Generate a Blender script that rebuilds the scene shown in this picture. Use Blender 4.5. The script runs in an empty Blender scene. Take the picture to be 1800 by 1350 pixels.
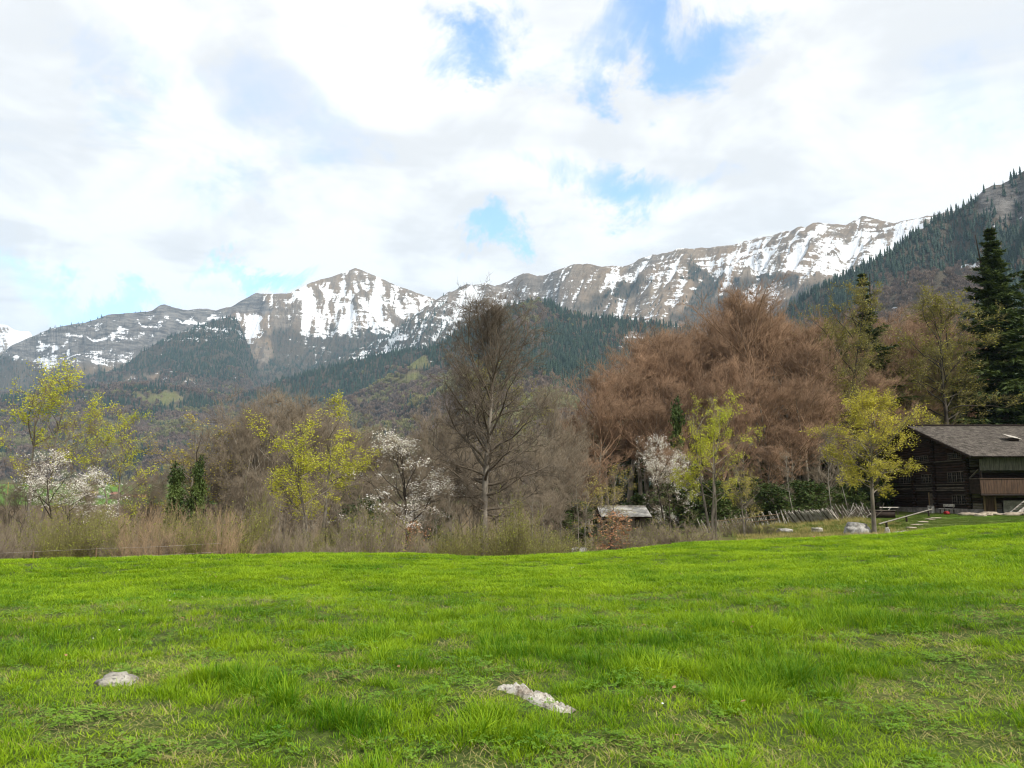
import bpy, math, random
import numpy as np
from mathutils import Vector

random.seed(7)
sc = bpy.context.scene
COL = sc.collection

# ------------------------------------------------------------------ camera
F = 1386.0                       # focal length in pixels of the 1800 px wide photograph
TILT = math.atan(195.0 / F)      # horizon at y = 870
EYE = 1.6
cam = bpy.data.cameras.new('camera')
cam.sensor_fit = 'HORIZONTAL'
cam.angle = 2 * math.atan(900.0 / F)
cam.clip_start = 0.05
cam.clip_end = 60000
camo = bpy.data.objects.new('camera', cam)
camo.location = (0, 0, EYE)
camo.rotation_euler = (math.pi / 2 + TILT, 0, 0)
COL.objects.link(camo)
sc.camera = camo

# ------------------------------------------------------------------ light, sky, exposure
SUN_EL = math.radians(46)
SUN_DIR = Vector((0.74 * math.cos(SUN_EL), -0.67 * math.cos(SUN_EL), math.sin(SUN_EL))).normalized()   # towards the sun
sun = bpy.data.lights.new('sun', 'SUN')
sun.energy = 4.4
sun.angle = math.radians(3)
sun.color = (1.0, 0.95, 0.86)
suno = bpy.data.objects.new('sun', sun)
suno.rotation_euler = (-SUN_DIR).to_track_quat('-Z', 'Y').to_euler()
suno.location = (30, -30, 60)
COL.objects.link(suno)

sc.view_settings.view_transform = 'Standard'
sc.view_settings.look = 'None'
sc.view_settings.gamma = 1.0
sc.view_settings.use_curve_mapping = False
sc.view_settings.exposure = 0.28
sc.cycles.max_bounces = 4
sc.cycles.diffuse_bounces = 2
sc.cycles.glossy_bounces = 2
sc.cycles.transmission_bounces = 3
sc.cycles.volume_bounces = 0
sc.cycles.transparent_max_bounces = 4
sc.cycles.use_denoising = True
sc.cycles.denoising_prefilter = 'ACCURATE'
sc.cycles.adaptive_threshold = 0.012
sc.cycles.filter_width = 1.1
sc.cycles.caustics_reflective = False
sc.cycles.caustics_refractive = False


def px_dir(px, py):
    a = (np.asarray(px, float) - 900.0) / F
    b = (675.0 - np.asarray(py, float)) / F
    c, s = math.cos(TILT), math.sin(TILT)
    return a, c - s * b, s + c * b


def at(px, py, Y):
    x, y, z = px_dir(px, py)
    t = Y / y
    return Vector((float(x * t), float(Y), float(EYE + z * t)))


def to_px(x, y, z):
    c, s = math.cos(TILT), math.sin(TILT)
    zz = z - EYE
    f = y * c + zz * s
    u = -y * s + zz * c
    return 900 + F * x / f, 675 - F * u / f


world = bpy.data.worlds.new('World')
sc.world = world
world.use_nodes = True


class NT:
    """small helper for node trees"""
    def __init__(s, tree):
        s.t = tree
        tree.nodes.clear()

    def n(s, typ, **kw):
        nd = s.t.nodes.new(typ)
        for k, v in kw.items():
            if k.startswith('i_'):
                key = k[2:]
                key = int(key) if key.isdigit() else key
                nd.inputs[key].default_value = v
            else:
                setattr(nd, k, v)
        return nd

    def l(s, a, b):
        s.t.links.new(a, b)

    def val(s, x, sock):
        if hasattr(x, 'is_output') or isinstance(x, bpy.types.NodeSocket):
            s.l(x, sock)
        else:
            sock.default_value = x

    def math(s, op, a, b=None, c=None, clamp=False):
        nd = s.n('ShaderNodeMath', operation=op, use_clamp=clamp)
        s.val(a, nd.inputs[0])
        if b is not None: s.val(b, nd.inputs[1])
        if c is not None: s.val(c, nd.inputs[2])
        return nd.outputs[0]

    def mix(s, f, a, b, typ='MIX'):
        nd = s.n('ShaderNodeMix', data_type='RGBA', blend_type=typ)
        s.val(f, nd.inputs[0])
        for v, k in ((a, 6), (b, 7)):
            if isinstance(v, tuple):
                nd.inputs[k].default_value = (v[0], v[1], v[2], 1)
            else:
                s.l(v, nd.inputs[k])
        return nd.outputs[2]

    def mapr(s, v, a, b, c=0.0, d=1.0, smooth=True):
        nd = s.n('ShaderNodeMapRange', interpolation_type='SMOOTHSTEP' if smooth else 'LINEAR')
        s.val(v, nd.inputs[0])
        for k, q in zip((1, 2, 3, 4), (a, b, c, d)):
            nd.inputs[k].default_value = q
        return nd.outputs[0]

    def noise(s, vec, scale, detail=4, rough=0.55, dist=0.0, col=False):
        nd = s.n('ShaderNodeTexNoise')
        if vec is not None: s.l(vec, nd.inputs['Vector'])
        nd.inputs['Scale'].default_value = scale
        nd.inputs['Detail'].default_value = detail
        nd.inputs['Roughness'].default_value = rough
        nd.inputs['Distortion'].default_value = dist
        return nd.outputs[1] if col else nd.outputs[0]


def build_world():
    w = NT(world.node_tree)
    out = w.n('ShaderNodeOutputWorld')
    bg = w.n('ShaderNodeBackground')
    bg.inputs[1].default_value = 0.1
    sky = w.n('ShaderNodeTexSky', sky_type='NISHITA')
    sky.sun_disc = False
    sky.sun_elevation = SUN_EL
    sky.sun_rotation = math.atan2(SUN_DIR.x, SUN_DIR.y)
    sky.air_density = 1.2
    sky.dust_density = 0.4
    sky.ozone_density = 1.6
    tc = w.n('ShaderNodeTexCoord')
    d = tc.outputs['Generated']
    sep = w.n('ShaderNodeSeparateXYZ')
    w.l(d, sep.inputs[0])
    # cloud sheet seen in perspective
    zz = w.math('ADD', w.math('MAXIMUM', sep.outputs[2], 0.0), 0.22)
    cmb = w.n('ShaderNodeCombineXYZ')
    w.l(w.math('DIVIDE', sep.outputs[0], zz), cmb.inputs[0])
    w.l(w.math('DIVIDE', sep.outputs[1], zz), cmb.inputs[1])
    p = cmb.outputs[0]
    big = w.noise(p, 1.1, 3, 0.5, 0.3)
    fine = w.noise(p, 3.2, 5, 0.58, 0.5)
    cover = w.math('ADD', w.math('MULTIPLY', big, 0.7), w.math('MULTIPLY', fine, 0.55))
    # openings in the cloud deck (directions), torn by noise
    wob = w.noise(d, 7.0, 6, 0.66, 0.4, col=True)
    vsub = w.n('ShaderNodeVectorMath', operation='SUBTRACT')
    w.l(wob, vsub.inputs[0]); vsub.inputs[1].default_value = (0.5, 0.5, 0.5)
    vsc = w.n('ShaderNodeVectorMath', operation='SCALE')
    w.l(vsub.outputs[0], vsc.inputs[0]); vsc.inputs['Scale'].default_value = 0.25
    vad = w.n('ShaderNodeVectorMath', operation='ADD')
    w.l(d, vad.inputs[0]); w.l(vsc.outputs[0], vad.inputs[1])
    holes = None
    # px, py, half width px, half height px, depth
    HOLES = [(840, 88, 85, 50, 1.0), (1130, 95, 150, 50, 1.0), (1235, 35, 90, 45, .85), (1040, 150, 50, 35, .8),
             (1075, 330, 105, 32, .85), (842, 398, 38, 30, 1.0), (195, 515, 115, 32, 1.0), (450, 500, 75, 22, 1.0),
             (235, 105, 110, 55, .5), (460, 140, 120, 60, .35), (560, 215, 70, 60, .35), (400, 320, 90, 40, .3),
             (1690, 215, 60, 60, .22), (1110, 385, 60, 30, .3),
             (-500, 150, 160, 70, .8), (2300, 60, 160, 80, .7), (700, -420, 220, 90, .8), (1600, -520, 180, 90, .8)]
    for (hx, hy, hw, hh, dep) in HOLES:
        c = Vector(px_dir(hx, hy)).normalized()
        e1 = Vector((c.y, -c.x, 0)).normalized()
        e2 = c.cross(e1).normalized()
        # elliptical distance: |(d.e1 / aw, d.e2 / ah)|, only in front
        d1 = w.n('ShaderNodeVectorMath', operation='DOT_PRODUCT'); w.l(vad.outputs[0], d1.inputs[0]); d1.inputs[1].default_value = e1 * (F / hw)
        d2 = w.n('ShaderNodeVectorMath', operation='DOT_PRODUCT'); w.l(vad.outputs[0], d2.inputs[0]); d2.inputs[1].default_value = e2 * (F / hh)
        d3 = w.n('ShaderNodeVectorMath', operation='DOT_PRODUCT'); w.l(vad.outputs[0], d3.inputs[0]); d3.inputs[1].default_value = c
        q = w.math('SQRT', w.math('ADD', w.math('POWER', d1.outputs['Value'], 2.0), w.math('POWER', d2.outputs['Value'], 2.0)))
        front = w.math('GREATER_THAN', d3.outputs['Value'], 0.3)
        h = w.math('MULTIPLY', w.mapr(q, 2.0, 0.0, 0.0, dep), front)
        holes = h if holes is None else w.math('MAXIMUM', holes, h)
    amount = w.math('SUBTRACT', w.math('ADD', 0.98, w.math('MULTIPLY', w.math('SUBTRACT', cover, 0.62), 1.7)), w.math('MULTIPLY', holes, 1.0))
    amount = w.mapr(amount, 0.0, 0.85, 0.07, 1.0)          # even the openings carry a thin veil
    # thickness shading of the cloud itself: white tops, light grey bellies
    shade = w.noise(p, 1.7, 4, 0.55, 0.6)
    shade = w.mapr(w.math('ADD', shade, w.math('MULTIPLY', w.math('SUBTRACT', fine, 0.5), 0.7)), 0.38, 0.60)
    ccol = w.mix(shade, (8.05, 8.08, 8.12), (10.2, 10.2, 10.2))
    sk = w.mix(1.0, sky.outputs[0], (2.1, 2.5, 2.95), 'MULTIPLY')
    col = w.mix(amount, sk, ccol)
    w.l(col, bg.inputs[0])
    w.l(bg.outputs[0], out.inputs[0])


build_world()

# ------------------------------------------------------------------ numpy helpers
def _hash(ix, iy, seed):
    h = (ix.astype(np.int64) * 374761393 + iy.astype(np.int64) * 668265263 + seed * 1274126177) & 0xffffffff
    h = ((h ^ (h >> 13)) * 1274126177) & 0xffffffff
    return (h ^ (h >> 16)) & 0xffffffff


def perlin(x, y, seed=0):
    x, y = np.broadcast_arrays(np.asarray(x, float), np.asarray(y, float))
    x0, y0 = np.floor(x), np.floor(y)
    fx, fy = x - x0, y - y0
    ux, uy = fx * fx * fx * (fx * (fx * 6 - 15) + 10), fy * fy * fy * (fy * (fy * 6 - 15) + 10)
    def g(i, j):
        a = _hash(x0 + i, y0 + j, seed) * (2 * math.pi / 4294967296.0)
        return np.cos(a) * (fx - i) + np.sin(a) * (fy - j)
    n0 = g(0, 0) * (1 - ux) + g(1, 0) * ux
    n1 = g(0, 1) * (1 - ux) + g(1, 1) * ux
    return (n0 * (1 - uy) + n1 * uy) * 1.5


def fbm(x, y, octv=4, seed=0, gain=0.5, lac=2.03):
    s, a = 0, 1.0
    for o in range(octv):
        s = s + a * perlin(x, y, seed + 17 * o)
        x, y, a = x * lac + 3.7, y * lac + 1.3, a * gain
    return s


def sstep(a, b, x):
    t = np.clip((np.asarray(x, float) - a) / (b - a), 0, 1)
    return t * t * (3 - 2 * t)


class MB:
    """collects vertices and faces (3- and 4-gons) for one mesh"""
    def __init__(s):
        s.v, s.q, s.t, s.n = [], [], [], 0
        s.qm, s.tm = [], []

    def add(s, v, quads=None, tris=None, m=0):
        v = np.asarray(v, float).reshape(-1, 3)
        if quads is not None and len(quads):
            q = np.asarray(quads, np.int64).reshape(-1, 4) + s.n
            s.q.append(q); s.qm.append(np.full(len(q), m, np.int32))
        if tris is not None and len(tris):
            t = np.asarray(tris, np.int64).reshape(-1, 3) + s.n
            s.t.append(t); s.tm.append(np.full(len(t), m, np.int32))
        s.v.append(v); s.n += len(v)

    def mesh(s, name, mats=(), smooth=False):
        me = bpy.data.meshes.new(name)
        v = np.concatenate(s.v) if s.v else np.zeros((0, 3))
        q = np.concatenate(s.q) if s.q else np.zeros((0, 4), np.int64)
        t = np.concatenate(s.t) if s.t else np.zeros((0, 3), np.int64)
        me.vertices.add(len(v)); me.vertices.foreach_set('co', v.astype(np.float32).ravel())
        nl = q.size + t.size
        me.loops.add(nl)
        me.loops.foreach_set('vertex_index', np.concatenate([q.ravel(), t.ravel()]).astype(np.int32))
        me.polygons.add(len(q) + len(t))
        st = np.concatenate([np.arange(len(q)) * 4, q.size + np.arange(len(t)) * 3]).astype(np.int32)
        me.polygons.foreach_set('loop_start', st)
        mi = np.concatenate((s.qm or [np.zeros(0, np.int32)]) + (s.tm or [])) if (s.qm or s.tm) else np.zeros(0, np.int32)
        if mats and len(mats) > 1:
            me.polygons.foreach_set('material_index', mi.astype(np.int32))
        if smooth:
            me.polygons.foreach_set('use_smooth', np.ones(len(q) + len(t), bool))
        for m in mats: me.materials.append(m)
        me.update(calc_edges=True)
        return me


def attr(me, name, data):
    a = me.attributes.new(name, 'FLOAT', 'POINT')
    a.data.foreach_set('value', np.asarray(data, np.float32).ravel())


def link(name, me, parent=None, loc=None, **props):
    o = bpy.data.objects.new(name, me)
    COL.objects.link(o)
    if parent is not None: o.parent = parent
    if loc is not None: o.location = loc
    for k, v in props.items(): o[k] = v
    return o


def empty(name, loc, label, cat, group=None, rz=0.0):
    o = bpy.data.objects.new(name, None)
    o.empty_display_size = 0.3
    COL.objects.link(o)
    o.location = loc
    o.rotation_euler = (0, 0, rz)
    o['label'] = label; o['category'] = cat
    if group: o['group'] = group
    return o


def grid_faces(nu, nv):
    i = np.arange((nu - 1) * (nv - 1))
    a = (i // (nv - 1)) * nv + i % (nv - 1)
    return np.stack([a, a + nv, a + nv + 1, a + 1], 1)


# ------------------------------------------------------------------ materials
def new_mat(name):
    m = bpy.data.materials.new(name)
    m.use_nodes = True
    return m, NT(m.node_tree)


def simple(name, col, col2=None, scale=6.0, rough=0.85, stretch=(1, 1, 1), detail=5, bump=0.0, spec=0.25, pos=True):
    """procedural surface: two tones mixed by stretched noise in world position"""
    m, t = new_mat(name)
    out = t.n('ShaderNodeOutputMaterial')
    b = t.n('ShaderNodeBsdfPrincipled')
    b.inputs['Roughness'].default_value = rough
    b.inputs['Specular IOR Level'].default_value = spec
    if pos:
        g = t.n('ShaderNodeNewGeometry').outputs['Position']
    else:
        g = t.n('ShaderNodeTexCoord').outputs['Object']
    mp = t.n('ShaderNodeMapping')
    t.l(g, mp.inputs[0])
    mp.inputs['Scale'].default_value = stretch
    nz = t.noise(mp.outputs[0], scale, detail, 0.6, 0.2)
    c2 = col2 or tuple(c * 0.6 for c in col)
    c = t.mix(t.mapr(nz, 0.32, 0.68), c2, col)
    t.l(c, b.inputs['Base Color'])
    if bump:
        bp = t.n('ShaderNodeBump')
        bp.inputs['Strength'].default_value = bump
        bp.inputs['Distance'].default_value = 0.05
        t.l(nz, bp.inputs['Height'])
        t.l(bp.outputs[0], b.inputs['Normal'])
    t.l(b.outputs[0], out.inputs[0])
    return m


def leaf_mat(name, c1, c2, trans=0.35, inst=False, c3=None):
    """thin leaf: diffuse + translucent; tone from a per-leaf (or per-instance) attribute"""
    m, t = new_mat(name)
    out = t.n('ShaderNodeOutputMaterial')
    a = t.n('ShaderNodeAttribute', attribute_name='tint')
    a.attribute_type = 'INSTANCER' if inst else 'GEOMETRY'
    f = a.outputs['Fac']
    if inst:
        g = t.n('ShaderNodeAttribute', attribute_name='var')
        f = t.math('ADD', f, t.math('MULTIPLY', t.math('SUBTRACT', g.outputs['Fac'], 0.5), 0.75), clamp=True)
    c = t.mix(f, c1, c2)
    if c3:
        c = t.mix(t.mapr(f, 0.8, 1.0), c, c3)
    d = t.n('ShaderNodeBsdfPrincipled')
    d.inputs['Roughness'].default_value = 0.55
    d.inputs['Specular IOR Level'].default_value = 0.14
    t.l(c, d.inputs['Base Color'])
    tr = t.n('ShaderNodeBsdfTranslucent')
    t.l(t.mix(1.0, c, (1.15, 1.1, 0.6), 'MULTIPLY'), tr.inputs[0])
    mx = t.n('ShaderNodeMixShader'); mx.inputs[0].default_value = trans
    t.l(d.outputs[0], mx.inputs[1]); t.l(tr.outputs[0], mx.inputs[2])
    t.l(mx.outputs[0], out.inputs[0])
    return m


# ------------------------------------------------------------------ near ground
def gp(px, py, Y):
    p = at(px, py, Y)
    return (p.x, p.y, p.z)


CREST = [(-500, 990, 16), (-200, 990, 19), (0, 988, 21), (200, 983, 22), (400, 978, 23), (650, 973, 25), (850, 980, 25), (950, 977, 25.5),
         (1200, 956, 27), (1400, 948, 28), (1550, 941, 28), (1650, 931, 27), (1800, 920, 25.5), (2000, 903, 24), (2300, 890, 20)]
CP = []
for (px, py, Y) in CREST:
    x, y, z = gp(px, py, Y)
    CP.append((x, y, z))
    CP.append((x * 0.5, y * 0.5, z * 0.5 + 0.03))
    CP.append((x * 0.8, y * 0.8, z * 0.8 + 0.02))
    drop = 0.75 if px < 1100 else 0.5 if px < 1500 else 0.42
    CP.append((x * 1.17, y * 1.17, z - drop))
CP += [(0, 0, 0), (0, 4, 0.0), (-4, 3, 0.02), (4, 3, 0.0), (0, -10, 0.0), (-15, -5, 0.1), (15, -5, 0.2)]
for X in (-45, -30, -15, 0):
    CP += [(X * 0.8, 38, -2.1), (X, 50, -2.8), (X * 1.3, 75, -3.4), (X * 1.5, 110, -4.5)]
CP += [gp(1430, 946, 40), gp(1430, 926, 55), gp(1300, 952, 42), gp(1300, 930, 60), gp(1600, 924, 50), gp(1540, 945, 44),
       gp(1150, 962, 45), gp(1150, 935, 75), (37, 64, 0.05), (37, 80, 0.05), (50, 64, 0.15), (50, 80, 0.4), (36, 58, -0.05), (46, 57, 0.0),
       (20, 90, -1.2), (45, 105, 1.5), (70, 100, 2.5), (70, 60, 1.0), (15, 120, -2.5), (60, 130, 2.0), (65, 35, 1.0)]
CP = np.array(CP)


def _tps_fit(P):
    n = len(P)
    d2 = ((P[:, None, :2] - P[None, :, :2]) ** 2).sum(-1)
    K = np.where(d2 > 0, 0.5 * d2 * np.log(d2 + 1e-12), 0) + np.eye(n) * 2.0
    A = np.zeros((n + 3, n + 3)); A[:n, :n] = K
    Q = np.c_[np.ones(n), P[:, :2]]
    A[:n, n:] = Q; A[n:, :n] = Q.T
    return np.linalg.solve(A, np.r_[P[:, 2], 0, 0, 0])


_W = _tps_fit(CP)


def H(x, y):
    """height of the ground near the camera"""
    x, y = np.broadcast_arrays(np.asarray(x, float), np.asarray(y, float))
    sh = x.shape
    x, y = x.ravel(), y.ravel()
    z = np.zeros_like(x)
    for k in range(0, len(x), 20000):
        xs, ys = x[k:k + 20000], y[k:k + 20000]
        d2 = (xs[:, None] - CP[None, :, 0]) ** 2 + (ys[:, None] - CP[None, :, 1]) ** 2
        z[k:k + 20000] = (0.5 * d2 * np.log(d2 + 1e-12)) @ _W[:-3] + _W[-3] + _W[-2] * xs + _W[-1] * ys
    r = np.hypot(x, y)
    z += (0.05 * perlin(x / 2.6, y / 2.6, 5) + 0.02 * perlin(x / 0.8, y / 0.8, 6)) * sstep(2, 6, r)
    z += 0.10 * perlin(x / 7.0, y / 7.0, 8) * sstep(4, 9, r) * (1 - sstep(17, 23, r))
    z += 0.25 * perlin(x / 9.0, y / 9.0, 9) * sstep(35, 60, r) * (1 - 0.8 * sstep(22, 32, x))
    far = sstep(105, 150, r)
    z = z * (1 - far) + (-6.0) * far
    return z.reshape(sh)


def hz(x, y):
    return float(H(np.array([x]), np.array([y]))[0])


def ground_hit(px, py, y0=2.0, y1=130.0):
    """first point of the ground along a pixel's ray, from depth y0 on"""
    dx, dy, dz = [float(v) for v in px_dir(px, py)]
    ys = np.linspace(y0, y1, 2600)
    xs = dx / dy * ys
    zs = EYE + dz / dy * ys
    g = H(xs, ys)
    k = np.argmax(zs <= g)
    if not (zs <= g).any(): k = -1
    return Vector((xs[k], ys[k], g[k]))


def crest_r(az):
    a = np.array([math.atan2(*px_dir(p, q)[:2]) for p, q, _ in CREST])
    r = np.array([Y / math.cos(t) for (_, _, Y), t in zip(CREST, a)])
    return np.interp(az, a, r)


def meadow_material():
    m, t = new_mat('meadow_soil_and_turf')
    out = t.n('ShaderNodeOutputMaterial')
    b = t.n('ShaderNodeBsdfPrincipled'); b.inputs['Roughness'].default_value = 0.95; b.inputs['Specular IOR Level'].default_value = 0.1
    pos = t.n('ShaderNodeNewGeometry').outputs['Position']
    n1 = t.noise(pos, 0.5, 5, 0.6)
    n2 = t.noise(pos, 14.0, 4, 0.7)
    c = t.mix(t.mapr(n2, 0.35, 0.65), (0.035, 0.050, 0.012), (0.075, 0.105, 0.020))
    c = t.mix(t.math('MULTIPLY', t.mapr(n1, 0.55, 0.75), 0.5), c, (0.16, 0.14, 0.05))
    t.l(c, b.inputs['Base Color'])
    t.l(b.outputs[0], out.inputs[0])
    return m


def rough_material():
    m, t = new_mat('rough_ground')
    out = t.n('ShaderNodeOutputMaterial')
    b = t.n('ShaderNodeBsdfPrincipled'); b.inputs['Roughness'].default_value = 0.95; b.inputs['Specular IOR Level'].default_value = 0.1
    pos = t.n('ShaderNodeNewGeometry').outputs['Position']
    n1 = t.noise(pos, 0.16, 5, 0.6)
    n2 = t.noise(pos, 6.0, 5, 0.7)
    lit = t.mix(n2, (0.07, 0.05, 0.028), (0.17, 0.12, 0.065))
    grs = t.mix(n2, (0.05, 0.075, 0.014), (0.13, 0.15, 0.03))
    a = t.n('ShaderNodeAttribute', attribute_name='lawn')
    c = t.mix(t.math('ADD', a.outputs['Fac'], t.math('MULTIPLY', t.math('SUBTRACT', n1, 0.5), 0.7), clamp=True), lit, grs)
    lawn = t.mix(n2, (0.06, 0.14, 0.012), (0.12, 0.23, 0.02))
    a2 = t.n('ShaderNodeAttribute', attribute_name='mown')
    c = t.mix(a2.outputs['Fac'], c, lawn)
    t.l(c, b.inputs['Base Color'])
    t.l(b.outputs[0], out.inputs[0])
    return m


def build_ground():
    # the meadow: polar sheet round the camera, finer in front
    az = np.concatenate([np.radians(np.linspace(-180, -52, 30)), np.radians(np.linspace(-50, 50, 200)), np.radians(np.linspace(52, 180, 30))])
    s = np.linspace(0, 1, 90)
    rc = np.where(np.abs(az) < 0.9, crest_r(az) * 1.13, 30.0)
    rr = 0.3 + (rc[:, None] - 0.3) * s[None, :] ** 1.15
    x, y = np.sin(az)[:, None] * rr, np.cos(az)[:, None] * rr
    mb = MB(); mb.add(np.stack([x, y, H(x, y)], -1), grid_faces(len(az), 90))
    link('meadow', mb.mesh('meadow', [meadow_material()], True), kind='structure')
    # everything beyond it: verge, wood floor, the lawn by the house, out to the valley floor
    nr = 170
    q = np.linspace(0, 1, nr)
    r_out = 2600.0
    rr = rc[:, None] * (r_out / rc[:, None]) ** (q[None, :])
    x, y = np.sin(az)[:, None] * rr, np.cos(az)[:, None] * rr
    z = H(x, y)
    z = z + sstep(800, 1400, rr) * 25 * (np.cos(az)[:, None] * 0.5 + 0.5)
    mb = MB(); mb.add(np.stack([x, y, z], -1), grid_faces(len(az), nr))
    me = mb.mesh('rough_ground', [rough_material()], True)
    px, py = to_px(x, np.maximum(y, 1), z)
    lawn = sstep(9, 16, x) * (1 - sstep(95, 115, rr)) + 0.55 * sstep(600, 700, rr)
    mown = np.clip(sstep(29.5, 32, x - 0.02 * y) * (1 - sstep(63, 66, y)) * sstep(20, 30, y) + sstep(700, 760, rr) * (1 - sstep(1500, 1800, rr)), 0, 1)
    attr(me, 'lawn', lawn); attr(me, 'mown', mown)
    link('rough_ground', me, kind='structure')


build_ground()

# ------------------------------------------------------------------ scattering (uncountable stuff only)
def scatter(name, pts, rot, scl, idx, tint, sources, **props):
    """one object whose points carry instances of the given source meshes"""
    col = bpy.data.collections.new(name + '_sources')
    for k, me in enumerate(sources):
        o = bpy.data.objects.new('source_%02d' % k, me)
        col.objects.link(o)
    me = bpy.data.meshes.new(name)
    me.vertices.add(len(pts)); me.vertices.foreach_set('co', np.asarray(pts, np.float32).ravel())
    a = me.attributes.new('rot', 'FLOAT_VECTOR', 'POINT'); a.data.foreach_set('vector', np.asarray(rot, np.float32).ravel())
    a = me.attributes.new('scl', 'FLOAT_VECTOR', 'POINT'); a.data.foreach_set('vector', np.asarray(scl, np.float32).ravel())
    a = me.attributes.new('idx', 'INT', 'POINT'); a.data.foreach_set('value', np.asarray(idx, np.int32).ravel())
    attr(me, 'tint', tint)
    o = link(name, me, kind='stuff', **props)
    ng = bpy.data.node_groups.new(name + '_scatter', 'GeometryNodeTree')
    ng.interface.new_socket('Geometry', in_out='INPUT', socket_type='NodeSocketGeometry')
    ng.interface.new_socket('Geometry', in_out='OUTPUT', socket_type='NodeSocketGeometry')
    gi, go = ng.nodes.new('NodeGroupInput'), ng.nodes.new('NodeGroupOutput')
    m2p = ng.nodes.new('GeometryNodeMeshToPoints')
    ci = ng.nodes.new('GeometryNodeCollectionInfo'); ci.inputs[0].default_value = col
    ci.inputs['Separate Children'].default_value = True
    ci.inputs['Reset Children'].default_value = True
    iop = ng.nodes.new('GeometryNodeInstanceOnPoints')
    iop.inputs['Pick Instance'].default_value = True
    def named(n, dt):
        nd = ng.nodes.new('GeometryNodeInputNamedAttribute'); nd.data_type = dt; nd.inputs[0].default_value = n
        return nd.outputs[0]
    L = ng.links.new
    L(gi.outputs[0], m2p.inputs[0])
    L(m2p.outputs[0], iop.inputs['Points'])
    L(ci.outputs[0], iop.inputs['Instance'])
    L(named('idx', 'INT'), iop.inputs['Instance Index'])
    L(named('rot', 'FLOAT_VECTOR'), iop.inputs['Rotation'])
    L(named('scl', 'FLOAT_VECTOR'), iop.inputs['Scale'])
    L(iop.outputs[0], go.inputs[0])
    md = o.modifiers.new('scatter', 'NODES'); md.node_group = ng
    return o


# ------------------------------------------------------------------ mountains
def mountain_material():
    m, t = new_mat('mountain_rock_snow_grass')
    out = t.n('ShaderNodeOutputMaterial')
    b = t.n('ShaderNodeBsdfPrincipled'); b.inputs['Roughness'].default_value = 0.9; b.inputs['Specular IOR Level'].default_value = 0.15
    g = t.n('ShaderNodeNewGeometry')
    pos = g.outputs['Position']
    def A(n): return t.n('ShaderNodeAttribute', attribute_name=n).outputs['Fac']
    big = t.noise(pos, 0.004, 6, 0.65)
    mid = t.noise(pos, 0.018, 5, 0.7)
    mp = t.n('ShaderNodeMapping'); t.l(pos, mp.inputs[0]); mp.inputs['Scale'].default_value = (1, 1, 5.0)
    strata = t.noise(mp.outputs[0], 0.012, 6, 0.7, 0.4)
    grass = t.mix(t.mapr(mid, 0.3, 0.7), (0.13, 0.10, 0.070), (0.32, 0.255, 0.18))
    grass = t.mix(t.mapr(big, 0.4, 0.65), grass, (0.27, 0.195, 0.125))
    rock = t.mix(t.mapr(strata, 0.35, 0.65), (0.07, 0.066, 0.064), (0.25, 0.235, 0.22))
    c = t.mix(t.math('ADD', A('rock'), t.math('MULTIPLY', t.math('SUBTRACT', mid, 0.5), 1.0), clamp=True), grass, rock)
    floor = t.mix(mid, (0.05, 0.045, 0.032), (0.11, 0.092, 0.065))
    c = t.mix(t.math('ADD', A('wood'), t.math('MULTIPLY', t.math('SUBTRACT', mid, 0.5), 0.5), clamp=True), c, floor)
    past = t.mix(mid, (0.10, 0.12, 0.035), (0.20, 0.185, 0.075))
    c = t.mix(A('pasture'), c, past)
    # relief finer than the mesh: runnels down the slope, ledges across it
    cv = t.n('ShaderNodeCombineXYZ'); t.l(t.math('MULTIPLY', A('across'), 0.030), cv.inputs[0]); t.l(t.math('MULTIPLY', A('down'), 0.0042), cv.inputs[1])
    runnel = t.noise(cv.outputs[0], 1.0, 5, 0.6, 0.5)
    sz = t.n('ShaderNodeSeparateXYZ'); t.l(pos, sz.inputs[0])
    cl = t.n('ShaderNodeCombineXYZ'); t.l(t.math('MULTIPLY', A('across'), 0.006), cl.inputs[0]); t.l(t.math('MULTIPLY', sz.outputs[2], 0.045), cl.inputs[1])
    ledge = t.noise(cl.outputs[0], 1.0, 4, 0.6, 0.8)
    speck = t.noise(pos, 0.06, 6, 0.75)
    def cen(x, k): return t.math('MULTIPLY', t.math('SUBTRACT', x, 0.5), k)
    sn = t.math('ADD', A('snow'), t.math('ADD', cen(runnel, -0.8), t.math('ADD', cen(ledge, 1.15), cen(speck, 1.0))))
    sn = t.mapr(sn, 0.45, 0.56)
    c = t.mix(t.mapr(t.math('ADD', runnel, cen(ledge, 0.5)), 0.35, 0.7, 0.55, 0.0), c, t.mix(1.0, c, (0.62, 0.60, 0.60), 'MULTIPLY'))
    c = t.mix(sn, c, (0.80, 0.82, 0.85))
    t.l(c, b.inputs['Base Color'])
    bp = t.n('ShaderNodeBump'); bp.inputs['Strength'].default_value = 0.8; bp.inputs['Distance'].default_value = 14.0
    t.l(t.math('ADD', t.math('MULTIPLY', runnel, 2.2), speck), bp.inputs['Height'])
    t.l(bp.outputs[0], b.inputs['Normal'])
    t.l(b.outputs[0], out.inputs[0])
    return m


M_MOUNT = mountain_material()


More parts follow.
